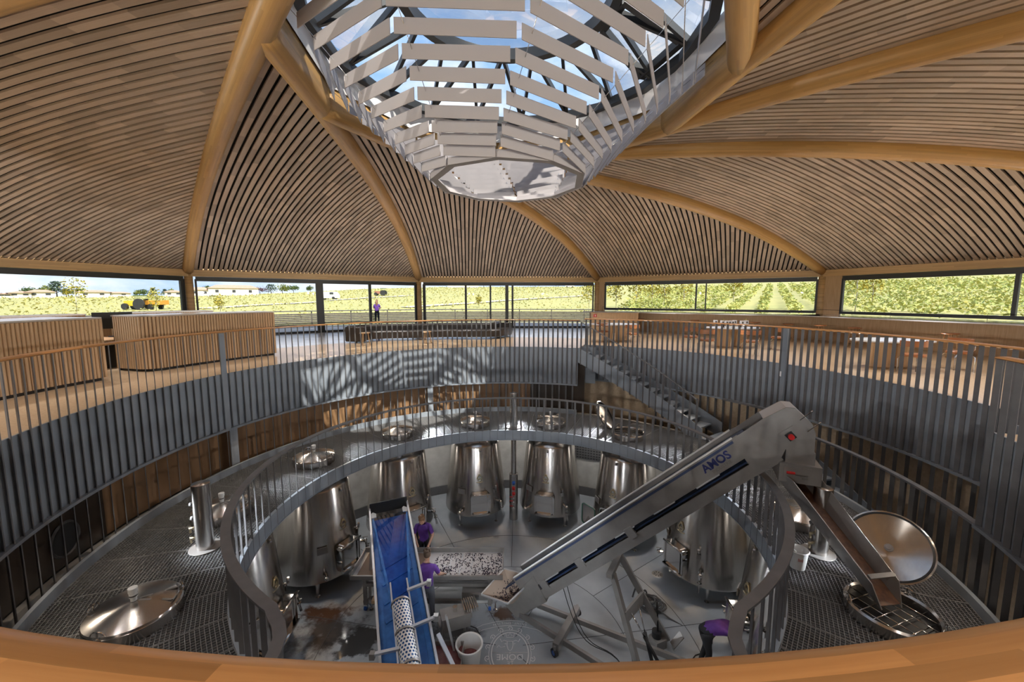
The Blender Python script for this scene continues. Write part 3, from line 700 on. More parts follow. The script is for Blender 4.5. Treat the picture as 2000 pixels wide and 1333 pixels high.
def lid_prof(): return [(0, .075), (.12, .07), (.30, .05), (.46, .0), (.50, -.012), (.51, -.035), (.49, -.04)]
def make_hatch(state):
    t = thing('vat_hatch', '', 'hatch', world=False)
    b = MB(); b.lathe([(.46, -.1), (.46, .12), (.485, .145), (.51, .12), (.51, -.1)], 48); b.build('rim', M['inox'], t)
    if state == 'closed':
        b = MB(); b.lathe([(r, z+.17) for r, z in lid_prof()], 48); l = b.build('lid', M['inox'], t)
        b = MB(); b.lathe([(0, .25), (.035, .25), (.035, .30), (.045, .30), (.045, .345), (.04, .345), (.04, .37), (.052, .37), (.052, .43), (.03, .44), (0, .44)], 16); b.build('vent_cap', M['white'], l)
        b = MB(); b.lathe([(.047, .315), (.048, .335)], 16); b.build('cap_band', M['steel_d'], l)
        for a in (200, 235):
            c = Vector((cos(R(a)), sin(R(a)), 0)); b = MB(); b.beam(c*.06+Vector((0, 0, .245)), c*.44+Vector((0, 0, .19)), .03, .012); b.build('lid_strap', M['inox_d'], l)
        b = MB(); b.tube([Vector((.46*cos(R(a)), .46*sin(R(a)), .20)) for a in range(196, 250, 6)], .014, 6); b.build('lid_bar', M['inox_s'], l)
    else:
        b = MB(); b.lathe([(0, .012), (.46, .012)], 32); b.build('dark_inside', M['black'], t)
        b = MB()
        for k in range(-2, 3):
            q = .16*k; h = math.sqrt(.455**2-q*q); b.cyl((q, -h, .07), (q, h, .07), .007, 5); b.cyl((-h, q, .07), (h, q, .07), .007, 5)
        b.build('wire_grid', M['inox_s'], t)
    for a in (15, 100, 235):
        c = Vector((cos(R(a)), sin(R(a)), 0)); s = Vector((-c.y, c.x, 0)); b = MB()
        b.box(c*.50+Vector((0, 0, .10)), (.05, .05, .10), rz=R(a)); b.cyl(c*.52+Vector((0, 0, .06)), c*.50+Vector((0, 0, .22)), .012, 6)
        b.tube([c*.50+s*(.09*cos(u))+Vector((0, 0, .17+.06*sin(u))) for u in [pi*k/6 for k in range(7)]], .008, 5); b.build('clamp', M['inox_s'], t)
    return t
hl = ['closed steel hatch lid with white cap, largest at the lower left on the grating', 'closed steel hatch lid beside the steel pillar on the left walkway', 'closed steel hatch lid on the left of the curved walkway', 'closed steel hatch lid above the blue conveyor on the far left walkway',
      'closed steel hatch lid just left of the tall slim column', 'closed steel hatch lid just right of the tall slim column', 'open steel hatch with its lid tipped back near the stairs', 'closed steel hatch lid on the walkway behind the top of the inclined conveyor', 'closed steel hatch lid in the shade under the conveyor chute', 'wide open steel hatch with wire grid where the chute ends']
hc = make_hatch('closed'); hp = make_hatch('open'); usedc = usedp = False; hatches = []
for i, ph in enumerate(VPH):
    op = i in (6, 9); src = hp if op else hc; p = pc(vat_r(ph), ph, MZ+.02)
    if i == 9: p = at(1742, 1192, MZ+.12); p.z = MZ+.02
    if (op and not usedp) or (not op and not usedc): o = src; o.location = p; o.rotation_euler = (0, 0, -R(ph)+.9)
    else: o = dup(src, p, -R(ph)+.9)
    if op: usedp = True
    else: usedc = True
    o['label'] = hl[i]; o['group'] = 'hatches on the walkway'; hatches.append(o)
def open_lid(i, c, nrm, label, sc=1.0):
    h = hatches[i]; q = Vector(nrm).to_track_quat('Z', 'Y').to_matrix(); Minv = (Matrix.Translation(h.location) @ Matrix.Rotation(h.rotation_euler.z, 4, 'Z')).inverted()
    b = MB(); b.lathe([(r*sc, -z) for r, z in lid_prof()], 48, c, q); o = b.build('lid', M['inox'], None); o.parent = h; o.matrix_parent_inverse = Minv
    b = MB(); b.lathe([(0, -.04), (.03, -.045), (.035, -.06), (.055, -.06), (.055, -.07)], 20, c, q); k = b.build('lid_hub', M['inox_d'], None); k.parent = o
    k.matrix_parent_inverse = Matrix.Identity(4)
    b = MB(); b.sweep([Vector(c)+q @ Vector((.475*sc*cos(a), .475*sc*sin(a), .035)) for a in [2*pi*j/40 for j in range(40)]], [(-.012, -.012), (.012, -.012), (.012, .012), (-.012, .012)], closed=True, up=q @ Vector((0, 0, 1))); s = b.build('lid_seal', M['rubber'], None); s.parent = o
    b = MB(); e = (Vector(h.location)-Vector(c)); e.z = 0; e.normalize(); low = Vector((0, 0, -1)); low = low-q.col[2]*low.dot(q.col[2]); low.normalize(); b.beam(Vector(c)+low*.49, Vector(h.location)-e*.5+Vector((0, 0, .1)), .06, .03); k = b.build('hinge_arm', M['inox_d'], None); k.parent = h; k.matrix_parent_inverse = Minv
open_lid(9, at(1735, 1068, -1.93), (-.62, -.50, .62), '', 1.02)
open_lid(6, at(1180, 812, -2.05), (.72, -.45, .55), '')

# stainless service columns through the walkway
def pillar(p, label, tall=True):
    t = thing('service_column', label, 'column', (p.x, p.y, FV if tall else MZ))
    b = MB(); b.lathe([(0, 1.17), (.125, 1.17), (.135, 1.165), (.135, 0)], 28, (p.x, p.y, MZ)); b.build('pillar_top', M['inox'], t)
    b = MB(); b.lathe([(.135, .012), (.24, .008), (.245, 0)], 32, (p.x, p.y, MZ+.01)); b.build('floor_collar', M['inox_d'], t)
    if tall:
        b = MB(); b.lathe([(0, 0), (.145, 0), (.145, 1.62), (.09, 1.64), (.09, 3.22)], 28, (p.x, p.y, FV)); b.build('pillar_base', M['inox'], t)
        f = Vector((0, -1, 0))
        b = MB(); b.box((p.x, p.y-.145, FV+.98), (.13, .02, 1.05)); b.build('socket_panel', M['inox_d'], t)
        for k, (z, m) in enumerate(((1.36, 'bluepl'), (1.17, 'redpl'), (.99, 'redpl'))):
            b = MB(); b.cyl((p.x, p.y-.15, FV+z), (p.x, p.y-.22, FV+z-.03), .045, 10); b.cyl((p.x, p.y-.15, FV+z), (p.x, p.y-.17, FV+z), .06, 10); b.build('power_socket', M[m], t)
        for k, z in enumerate((.84, .70, .52)):
            b = MB(); b.cyl((p.x, p.y-.15, FV+z), (p.x, p.y-.21, FV+z), .025, 8); b.build('tap', M['inox_s'], t); b = MB(); b.cyl((p.x-.02, p.y-.19, FV+z+.03), (p.x-.14, p.y-.19, FV+z+.03), .014, 6); b.build('tap_lever', M['redpl'], t)
    else:
        for z in (.55, .8):
            b = MB(); b.cyl((p.x-.13, p.y-.02, MZ+z), (p.x-.19, p.y-.02, MZ+z), .035, 8); b.build('power_socket', M['steel_d'], t)
        for z in (.2, .38):
            b = MB(); b.cyl((p.x-.12, p.y-.03, MZ+z), (p.x-.2, p.y-.05, MZ+z), .022, 8); b.cyl((p.x-.2, p.y-.05, MZ+z+.02), (p.x-.2, p.y-.05, MZ+z-.08), .018, 8); b.build('tap', M['brass'], t)
pillar(pc(5.1, 1.3), 'slim steel service column with sockets standing between two vats')
pillar(at(402, 1070, MZ), 'stout steel pillar rising from the grating on the left walkway', False)
pillar(at(1598, 1080, MZ), 'steel pillar behind the chute on the right walkway', False)

# wall grille beside the vats
g = thing('wall_grille', 'dark perforated ventilation grille on the concrete wall', 'grille', pc(7.3, phi_at(1147, 885, 7.3), FV+1))
ph = phi_at(1147, 885, 7.3); c = pc(7.31, ph, 0); c.z = CAMZ+ray(1147, 885).z*(c.y/ray(1147, 885).y)
b = MB(); b.box(c, (1.3, .04, .55), rz=-R(ph)); b.build('grille_plate', M['steel_d'], g)
b = MB(); b.box((0, 0, 0), (.07, .01, .045), rz=-R(ph)); gh = b.mesh('grille_hole'); gh.materials.append(M['black'])
for i in range(12):
    for j in range(5):
        o = bpy.data.objects.new('grille_hole', gh); COL.objects.link(o); o.parent = g; o.matrix_parent_inverse = INV[g.name]; o.location = c+Matrix.Rotation(-R(ph), 3, 'Z') @ Vector((-.58+i*.105, -.025, -.2+j*.1))

# ================================================================ INCLINED CONVEYOR
A0 = Vector((.2, 8.85, FV)); HD = math.atan2(6.75-8.85, 4.9-.2)
cv = thing('inclined_conveyor', 'tall inclined stainless conveyor carrying grapes from the hopper up to the walkway', 'conveyor', A0, HD, world=False)
B0, B1 = Vector((0.0, 0, .10)), Vector((4.93, 0, 4.71)); ce = (B1-B0).normalized(); cn = Vector((-ce.z, 0, ce.x))
def CP(s, y, h): return B0+ce*s+cn*h+Vector((0, y, 0))
def cbeam(s0, s1, y, h0, h1, t, name, m, par=cv):
    b = MB(); b.beam(CP(s0, y, (h0+h1)/2), CP(s1, y, (h0+h1)/2), t, h1-h0, up=cn); return b.build(name, m, par)
SL = (B1-B0).length
for y in (-.23, .23):
    cbeam(.55, SL-.2, y, .34, .74, .018, 'upper_side_panel', M['inox_d']); cbeam(.1, SL+.1, y, .0, .21, .018, 'lower_side_panel', M['inox_d'])
    cbeam(.6, SL-.3, y*1.04, .735, .755, .05, 'edge_lip', M['white'])
cbeam(.2, SL-.1, 0, .62, .645, .42, 'belt', M['blue_d']); cbeam(.2, SL-.1, 0, .24, .27, .40, 'return_belt', M['blue_d']); cbeam(.1, SL, 0, -.005, .012, .44, 'bottom_plate', M['inox_d'])
cbeam(.6, SL-.3, -.235, .655, .70, .022, 'blue_stripe', mat('blue cover strip', (.05, .07, .14), .3))
for s in (1.2, 2.3, 3.7):
    b = MB(); b.beam(CP(s-.09, -.25, .27), CP(s+.09, -.25, .27), .05, .22, up=cn); b.build('belt_bracket', M['inox_d'], cv)
for s in (1.45, 2.6, 3.6, 4.6, 5.6):
    b = MB(); b.beam(CP(s-.25, -.245, .335), CP(s+.25, -.245, .335), .03, .02, up=cn); b.build('belt_guide', M['alu'], cv)
# head and outlet
XZ = Matrix(((1, 0, 0), (0, 0, -1), (0, 1, 0)))
hp_ = [(4.62, 4.42), (4.93, 4.70), (5.02, 4.98), (5.07, 4.80), (5.42, 4.95), (5.42, 5.30), (5.36, 5.46), (5.24, 5.58), (5.12, 5.70), (4.98, 5.70), (4.66, 5.46), (4.2, 5.02)]
for y in (-.25, .23):
    b = MB(); b.prism([(x, z) for x, z in hp_], 0, .02, XZ, (0, y+.02, 0)); b.build('head_plate', M['inox_d'], cv)
b = MB()
top = [(4.66, 5.46), (4.98, 5.70), (5.12, 5.70), (5.24, 5.58), (5.36, 5.46), (5.42, 5.30), (5.42, 4.95)]
for (x0, z0), (x1, z1) in zip(top, top[1:]): b.quad((x0, -.25, z0), (x0, .25, z0), (x1, .25, z1), (x1, -.25, z1))
b.build('head_cover', M['alu'], cv)
b = MB(); 
for x, z in ((5.28, 5.63), (5.40, 5.45)): b.cyl((x-.1, -.27, z-.12), (x+.06, -.27, z+.05), .008, 5); b.ball((x+.06, -.27, z+.05), .018, 6, 5)
b.build('cover_latch', M['inox_s'], cv)
b = MB(); b.box((5.24, 0, 4.84), (.42, .44, .22)); b.build('outlet_neck', M['inox_d'], cv)
b = MB(); b.box((5.24, -.02, 4.58), (.60, .56, .32)); ob = b.build('outlet_box', M['inox_d'], cv)
b = MB(); b.box((5.2, -.31, 4.60), (.40, .015, .20)); b.build('inspection_door', M['inox_d'], ob)
b = MB(); b.cyl((5.04, -.33, 4.60), (5.16, -.33, 4.60), .024, 8); b.build('toggle_handle', M['redpl'], ob)
b = MB(); b.box((5.25, -.33, 4.58), (.18, .02, .02)); b.box((5.30, -.33, 4.53), (.08, .02, .02)); b.build('toggle_clamp', M['inox_s'], ob)
eb = MB(); eb.prism([(-.13, -.13), (.13, -.13), (.13, .13), (-.13, .13)], 0, .012, Matrix.Rotation(-R(43), 3, 'Y') @ XZ, (5.08, -.255, 5.22)); ef = eb.build('switch_plate', M['inox_d'], cv)
eb = MB(); eb.prism([(-.062, -.062), (.062, -.062), (.062, .062), (-.062, .062)], 0, .03, Matrix.Rotation(-R(43), 3, 'Y') @ XZ, (5.07, -.266, 5.22)); eb.build('switch_base', M['black'], ef)
eb = MB(); eb.cyl((5.07, -.29, 5.22), (5.07, -.35, 5.22), .045, 16); eb.build('stop_button', M['redpl'], ef)
def text(body, size, name, m, parent, Mx, align='CENTER', ext=.002, bold=0.0):
    c = bpy.data.curves.new(name, 'FONT'); c.body = body; c.size = size; c.align_x = align; c.align_y = 'CENTER'; c.extrude = ext; c.resolution_u = 3; c.offset = bold
    tmp = bpy.data.objects.new(name, c); COL.objects.link(tmp); dg = bpy.context.evaluated_depsgraph_get(); me = bpy.data.meshes.new_from_object(tmp.evaluated_get(dg)); bpy.data.objects.remove(tmp); me.name = name; me.materials.clear(); me.materials.append(m)
    o = bpy.data.objects.new(name, me); COL.objects.link(o); o.parent = parent; o.matrix_local = Mx; return o
navy = mat('navy print', (.012, .02, .12), .5); greyp = mat('grey print', (.20, .19, .18), .6)
def on_side(s, h, y=-.243):
    q = CP(s, y, h); return Matrix.Translation(q) @ Matrix.Rotation(-math.atan2(ce.z, ce.x), 4, 'Y') @ Matrix.Rotation(pi/2, 4, 'X')
text('AMOS', .21, 'lettering', navy, cv, on_side(5.95, .54), bold=.006); text('INDUSTRIE', .08, 'lettering', greyp, cv, on_side(5.98, .42))
# boot, hopper and undercarriage
b = MB(); b.prism([(-.28, .28), (.02, .06), (.75, .72), (.42, 1.24)], 0, .5, XZ, (0, .25, 0)); b.build('boot', M['inox_d'], cv)
hopper = thing('feed_hopper', 'square steel hopper with grapes at the foot of the inclined conveyor', 'hopper', at(985, 1150, FV))
top4 = [at(985, 1112, -4.72), at(1045, 1128, -4.72), at(992, 1180, -4.95), at(940, 1162, -4.95)]; cc = sum(top4, Vector())/4; low4 = [cc+(q-cc)*.22+Vector((.12, 0, -.34)) for q in top4]
b = MB()
for j in range(4): k = (j+1) % 4; b.quad(top4[j], top4[k], low4[k], low4[j])
b.quad(*low4); hb_ = b.build('hopper_body', mat('tan steel hopper', (.40, .31, .245), .45), hopper)
sm = hb_.modifiers.new('thickness', 'SOLIDIFY'); sm.thickness = .015
b = MB()
for j in range(4): b.beam(top4[j], top4[(j+1) % 4], .03, .03)
b.build('hopper_rim', M['alu'], hopper)
def grapes(name, pts, parent, r=.014):
    b = MB()
    for q in pts:
        rr = r*random.uniform(.7, 1.25); b.ball(q, rr, 5, 4)
    o = b.build(name, M['grape'], parent); o['kind'] = 'stuff'; return o
pts = []
for i in range(340):
    u, w = random.random(), random.random(); f = random.choice((0, 0, 3, 2)); k = (f+1) % 4
    a = top4[f].lerp(top4[k], u); c = low4[f].lerp(low4[k], u); pts.append(a.lerp(c, .35+.65*w**.6)+Vector((0, 0, .015)))
grapes('grapes', pts, hopper)
b = MB()
L2 = A0
base = thing('conveyor_carriage', 'wheeled steel base frame carrying the inclined conveyor', 'base frame', (2, 8, FV))
def gp(px, py, z): return at(px, py, FV+z)
for a, c in (((1015, 1200), (1190, 1310)), ((1050, 1182), (1345, 1297))):
    b = MB(); p0, p1 = gp(*a, .16), gp(*c, .16); b.beam(p0, p1, .07, .12); b.build('frame_rail', M['inox_d'], base)
b = MB(); b.beam(gp(1085, 1265, .22), gp(1127, 1190, .22), .14, .16); b.build('cross_beam', M['inox_d'], base)
for px, py in ((1083, 1275), (1128, 1196)):
    p = gp(px, py, .09); b = MB(); b.cyl(p+Vector((-.03, -.02, 0)), p+Vector((.03, .02, 0)), .09, 16); w = b.build('wheel', M['rubber'], base); b = MB(); b.cyl(p+Vector((-.034, -.022, 0)), p+Vector((.034, .022, 0)), .05, 12); b.build('hub', M['bluepl'], w)
    b = MB(); b.beam(p+Vector((0, 0, 0)), p+Vector((.0, 0, .16)), .09, .05, up=(1, 0, 0)); b.build('wheel_fork', M['inox_d'], base)
tp0, tp1 = Vector((2.12, 7.82, FV+1.78)), Vector((2.36, 8.22, FV+1.95))
for t0, g0 in ((tp0, gp(1245, 1300, .12)), (tp1, gp(1262, 1270, .12)+Vector((.55, .25, 0)))):
    b = MB(); b.beam(t0, g0, .09, .12); b.build('stand_leg', M['inox_d'], base)
b = MB(); b.beam(tp0+Vector((-.1, -.1, 0)), tp1+Vector((.05, .05, 0)), .12, .12); b.build('stand_head', M['inox_d'], base)
m0 = tp0.lerp(gp(1245, 1300, .12), .5); m1 = tp1.lerp(gp(1262, 1270, .12)+Vector((.55, .25, 0)), .5); b = MB(); b.beam(m0, m1, .05, .3); b.build('stand_brace', M['inox_d'], base)
for k, (a, c) in enumerate((((1233, 1180), (1255, 1255)), ((1222, 1195), (1268, 1300)))):
    pa_, pb_ = m1.lerp(m0, .3+.4*k), gp(1275+14*k, 1300, .15); b = MB(); b.cyl(pa_, pa_.lerp(pb_, .5), .016, 8); b.build('piston_rod', M['inox_s'], base); b = MB(); b.cyl(pa_.lerp(pb_, .48), pb_, .036, 10); b.build('cylinder', M['black'], base)
for k in range(2):
    q0 = Vector(A0)+Matrix.Rotation(HD, 3, 'Z') @ CP(1.5+.12*k, -.15, .0); pth = []
    for i in range(13):
        t = i/12; q1 = gp(1215, 1300, .05); q = q0.lerp(q1, t); q.z -= 1.05*sin(pi*t)*(1-t)*.9; q.z = max(q.z, FV+.03); pth.append(q)
    b = MB(); b.tube(pth, .009, 6); b.build('cable', M['rubber'], base)
# chute from the head down into the open hatch
ch = thing('grape_chute', 'dark steel chute sloping from the conveyor head into the open hatch', 'chute', at(1742, 1195, MZ))
c0 = Vector(A0)+Matrix.Rotation(HD, 3, 'Z') @ Vector((5.16, -.02, 4.36)); c1 = at(1738, 1183, MZ+.16); dch = (c1-c0).normalized(); sdv = dch.cross(Vector((0, 0, 1))).normalized(); upv = sdv.cross(dch)
def chq(t, a, h): return c0.lerp(c1, t)+sdv*a+upv*h
b = MB(); b.quad(chq(0, -.2, 0), chq(0, .2, 0), chq(1, .16, 0), chq(1, -.16, 0)); o = b.build('chute_floor', M['mustbrown'], ch); o.modifiers.new('thickness', 'SOLIDIFY').thickness = .012
for sg in (-1, 1):
    b = MB(); q = [chq(0, sg*.2, -.01), chq(1.02, sg*.16, -.01), chq(.9, sg*.22, .20), chq(.12, sg*.27, .30), chq(0, sg*.25, .22)]
    b.v += q; b.face(range(5)); o = b.build('chute_side', M['inox_d'], ch); o.modifiers.new('thickness', 'SOLIDIFY').thickness = .012
b = MB(); b.beam(chq(.86, -.2, .22), chq(.86, .2, .22), .06, .03, up=upv); b.beam(chq(.86, -.2, .22), chq(.86, -.2, .02), .05, .02); b.build('cross_strap', M['inox_d'], ch)
b = MB(); b.quad(chq(.08, .14, .004), chq(.08, .21, .05), chq(.8, .18, .05), chq(.8, .12, .004)); b.build('grape_residue', M['mustbrown'], ch)

# ================================================================ BLUE SORTING CONVEYOR (destemmer)
bt = [at(722, 1003, -3.8), at(795, 985, -3.8)]; bb = [at(742, 1290, -4.75), at(852, 1290, -4.75)]
bcv = thing('belt_conveyor', 'blue belt conveyor with white side rails rising towards the vats', 'conveyor', ((bt[0]+bb[1])/2).xy.to_3d()+Vector((0, 0, FV)))
bx = ((bt[1]-bt[0])+(bb[1]-bb[0])).normalized(); bdir = ((bt[0]+bt[1])/2-(bb[0]+bb[1])/2); BLN = bdir.length; bd = bdir.normalized(); bx = (bx-bd*bx.dot(bd)).normalized(); bn = bx.cross(bd); bc = (bb[0]+bb[1])/2
BW = .48
def BP(s, x, h): return bc+bd*s+bx*x+bn*h
ext = -.9
b = MB(); b.beam(BP(ext, 0, .0), BP(BLN-.35, 0, .0), 2*BW-.06, .03, up=bn); b.build('belt', M['blue'], bcv)
for sg in (-1, 1):
    b = MB(); b.beam(BP(ext, sg*BW, .05), BP(BLN, sg*BW, .05), .045, .20, up=bn); b.build('side_rail', M['alu'], bcv)
    b = MB(); b.beam(BP(ext, sg*(BW-.07), .03), BP(BLN-.9, sg*(BW-.1), .03), .10, .02, up=bn); b.build('guide_strip', M['blue'], bcv)
    b = MB(); b.quad(BP(.75, sg*.12, .12), BP(BLN-.45, sg*.40, .16), BP(BLN-.45, sg*.44, .16), BP(.75, sg*.17, .12)); o = b.build('funnel_side', M['blue'], bcv); o.modifiers.new('thickness', 'SOLIDIFY').thickness = .01
    b = MB(); b.beam(BP(-.6, sg*.19, .22), BP(1.5, sg*.17, .22), .03, .05, up=bn); b.build('cage_rail', M['alu'], bcv)
    b = MB(); b.prism([(-.06, -.1), (.06, -.1), (.06, .03), (-.02, .1), (-.06, .06)], 0, .02, Matrix((bx, bd, bn)).transposed(), BP(BLN-.28, sg*(BW-.09), .12)); b.build('corner_guard', M['white'], bcv)
for k, s in enumerate((.95, 1.35, 1.8, 2.2)):
    if s < BLN-.4: b = MB(); b.beam(BP(s-.15, -.33, .02), BP(s+.12, .36, .02), .05, .03, up=bn); b.build('cleat', M['blue'], bcv)
b = MB(); b.quad(BP(BLN-.36, -.40, .14), BP(BLN-.36, .40, .14), BP(.8, .14, .10), BP(.8, -.14, .10)); b.build('cover_sheet', glass('blue tinted sheet', (.50, .64, .88), .2), bcv)
b = MB(); b.beam(BP(BLN-.02, -BW, .12), BP(BLN-.02, BW, .12), .03, .34, up=bn); b.build('end_plate', M['frame'], bcv)
for s, sg in ((BLN*.30, 1), (BLN*.1, 1), (BLN*.02, -1)):
    b = MB(); b.beam(BP(s, sg*.14, .26), BP(s+.05, sg*(BW+.12), .26), .05, .06, up=bn); b.build('cross_bar', M['alu'], bcv)
    b = MB(); b.box(BP(s+.05, sg*(BW+.12), .24), (.09, .09, .12)); b.build('bracket', M['inox_d'], bcv)
for sg in (-1, 1):
    for s in (-.5, BLN*.75):
        q = BP(s, sg*BW, 0); b = MB(); b.beam(q, Vector((q.x+sg*.12, q.y, FV)), .06, .06, up=(0, 1, 0)); b.build('leg', M['alu'], bcv)
b = MB(); b.beam(BP(.15, BW+.1, .2), BP(-1.0, BW+.45, -.1), .07, .05, up=bn); b.beam(BP(.0, -BW-.1, .2), BP(-1.0, -BW-.2, -.3), .07, .05, up=bn); b.build('handle_bar', M['alu'], bcv)
# perforated cage
cage = thing('destemming_cage', 'white perforated cylinder cage lying on the blue conveyor', 'cage', BP(.3, 0, .2))
ca, cb2, cr_ = BP(-.85, .02, .20), BP(.98, -.02, .20), .165; axd = (cb2-ca).normalized(); NA, NLn = 16, 30; LC = (cb2-ca).length
b = MB()
for i in range(NLn):
    for j in range(NA):
        o_ = .5*(i % 2); cu, cvv = (i+.5)/NLn*LC, (j+.5+o_)*2*pi/NA; hu, hv = LC/NLn/2, pi/NA
        outer = [(-1, -1), (0, -1), (1, -1), (1, 0), (1, 1), (0, 1), (-1, 1), (-1, 0)]
        def PT(u, vv): return ca+axd*u+bx*(cr_*cos(vv))+bn*(cr_*sin(vv))
        n = len(b.v)
        for x, y in outer: b.v.append(PT(cu+x*hu, cvv+y*hv))
        for k in range(8):
            a = math.atan2(outer[k][1], outer[k][0]); b.v.append(PT(cu+.70*hu*cos(a), cvv+.66*hv*sin(a)))
        for k in range(8): l = (k+1) % 8; b.face((n+k, n+l, n+8+l, n+8+k), None, True)
b.build('perforated_drum', M['white'], cage)
for s in (0, .33, .66, 1.0):
    q = ca.lerp(cb2, s); b = MB(); b.sweep([q+bx*((cr_+.012)*cos(a))+bn*((cr_+.012)*sin(a)) for a in [2*pi*k/24 for k in range(24)]], [(-.012, -.02), (.012, -.02), (.012, .02), (-.012, .02)], up=axd, closed=True); b.build('hoop', M['inox_d'], cage)
b = MB(); b.cyl(ca+axd*.02, cb2-axd*.02, cr_*.86, 16); b.build('inner_drum', M['blue'], cage)

# ================================================================ SORTING TABLE
tz = -4.75; tb = thing('sorting_table', 'stainless sorting table strewn with dark grapes', 'table', Vector((-2, 9.3, FV)))
x0, x1, y0_, y1_ = -3.85, -.22, 8.82, 9.82
b = MB(); b.box(((x0+x1)/2, (y0_+y1_)/2, tz-.06), (x1-x0, y1_-y0_, .02)); b.build('tray', mat('light steel tray', (.58, .55, .54), .4), tb)
for nm, c, s_ in (('back_wall', ((x0+x1)/2, y1_, tz+.0), (x1-x0, .02, .16)), ('front_wall', ((x0+x1)/2, y0_, tz-.02), (x1-x0, .04, .10)), ('end_wall', (x1, (y0_+y1_)/2+.1, tz-.0), (.02, y1_-y0_-.2, .14)), ('end_wall', (x0, (y0_+y1_)/2, tz-.0), (.03, y1_-y0_, .12))):
    b = MB(); b.box(c, s_); b.build(nm, M['inox_d'], tb)
b = MB(); b.box(((x0+x1)/2-.9, (y0_+y1_)/2, tz-.045), (1.6, .9, .012)); b.build('belt_window', mat('brown belt', (.20, .13, .09), .6), tb)
for zz in (-.28, -.72):
    for yy in (y0_+.12, y1_-.12):
        b = MB(); b.box(((x0+x1)/2, yy, tz+zz), (x1-x0-.5, .07, .08)); b.build('frame_beam', M['inox_d'], tb)
for xx in (x0+.3, x1-.32):
    for yy in (y0_+.12, y1_-.12):
        b = MB(); b.box((xx, yy, tz-.45), (.08, .08, .72)); lg = b.build('leg', M['inox_d'], tb)
        b = MB(); b.cyl((xx-.03, yy, FV+.075), (xx+.03, yy, FV+.075), .075, 14); b.build('caster', M['bluepl'], lg); b = MB(); b.box((xx, yy, FV+.14), (.09, .1, .06)); b.build('caster_fork', M['inox_s'], lg)
        b = MB(); b.cyl((xx+.13, yy, FV), (xx+.13, yy, FV+.3), .02, 8); b.lathe([(0, 0), (.05, 0), (.05, .015), (.02, .03)], 12, (xx+.13, yy, FV)); b.box((xx+.13, yy, FV+.27), (.09, .09, .12)); b.build('jack_foot', M['inox_s'], lg)
b = MB(); b.box((-.88, y0_+.06, tz-.45), (.62, .25, .20)); db = b.build('drip_drawer', M['inox_d'], tb); b = MB(); b.box((-.88, y0_-.09, tz-.40), (.2, .05, .05)); b.build('handle', M['inox_s'], db)
b = MB(); b.box((-.88, y0_+.06, tz-.59), (.60, .22, .08)); b.build('white_tray', M['white'], tb)
b = MB(); b.box((-2.95, y0_+.1, tz-.62), (.8, .3, .08)); b.build('wooden_crate', M['oak'], tb)
for xx in (-1.55, -1.28, -1.0):
    b = MB(); b.box((xx, 9.3, tz-.045), (.02, .9, .008)); b.build('tray_seam', M['alu'], tb)
pts = []
for i in range(1300):
    xx = random.uniform(-1.95, x1-.04); yy = random.uniform(y0_+.04, y1_-.06)
    dens = .25+.75*max(math.exp(-((xx+.55)**2/.10+(yy-9.1)**2/.05)), math.exp(-((xx+.3)**2/.02+(yy-9.55)**2/.06)), math.exp(-((xx+1.7)**2/.06+(yy-9.15)**2/.03)), .3*(sin(9*xx)*sin(7*yy) > 0))
    if random.random() < dens: pts.append(Vector((xx, yy, tz-.04)))
grapes('grapes', pts, tb, .012)

# ================================================================ SMALL THINGS ON THE VAT FLOOR
# crusher pump with its must pan, and the white tub
pm = thing('must_pump', 'small stainless crusher pump beside the white tub', 'pump', at(890, 1275, FV))
p = at(885, 1258, FV)
b = MB(); b.box(p+Vector((.05, 0, .62)), (.62, .34, .30), rz=.35); b.build('pump_body', M['inox_d'], pm)
b = MB(); b.cyl(p+Vector((-.3, -.12, .6)), p+Vector((.38, .14, .66)), .13, 18); b.build('motor', M['inox_d'], pm)
b = MB()
for k in range(7): b.box(p+Vector((.22+.045*k, .10+.016*k, .80)), (.02, .36, .10), rz=.35)
b.build('motor_fin', M['inox_s'], pm)
b = MB(); b.cyl(p+Vector((.05, .02, .77)), p+Vector((.05, .02, .87)), .05, 12); b.build('filler_cap', M['inox_s'], pm)
for sx, sy in ((-.25, -.2), (.3, -.05), (-.3, .1), (.25, .25)):
    b = MB(); b.beam(p+Vector((sx, sy, 0)), p+Vector((sx*.8, sy*.8, .55)), .04, .04, up=(0, 1, 0)); b.build('leg', M['inox_d'], pm)
b = MB(); b.beam(p+Vector((-.1, -.25, .9)), p+Vector((.15, -.55, .15)), .05, .04, up=(1, 0, 0)); b.build('handle_bar', M['alu'], pm)
pan = thing('must_pan', 'shallow steel pan of red grape must under the conveyor', 'pan', at(870, 1290, FV)); p = at(872, 1292, FV+.3)
b = MB(); b.box(p+Vector((0, 0, -.1)), (.62, .7, .02)); 
for c, s_ in (((.31, 0, 0), (.015, .7, .22)), ((-.31, 0, 0), (.015, .7, .22)), ((0, .35, 0), (.62, .015, .22)), ((0, -.35, 0), (.62, .015, .22))): b.box(p+Vector(c), s_)
b.build('pan_body', M['inox_d'], pan); b = MB(); b.box(p+Vector((0, 0, -.0)), (.6, .68, .03)); b.build('must', M['must'], pan)
b = MB()
for sx in (-.28, .28):
    for sy in (-.3, .3): b.box(p+Vector((sx, sy, -.2)), (.03, .03, .2))
b.build('feet', M['inox_d'], pan)
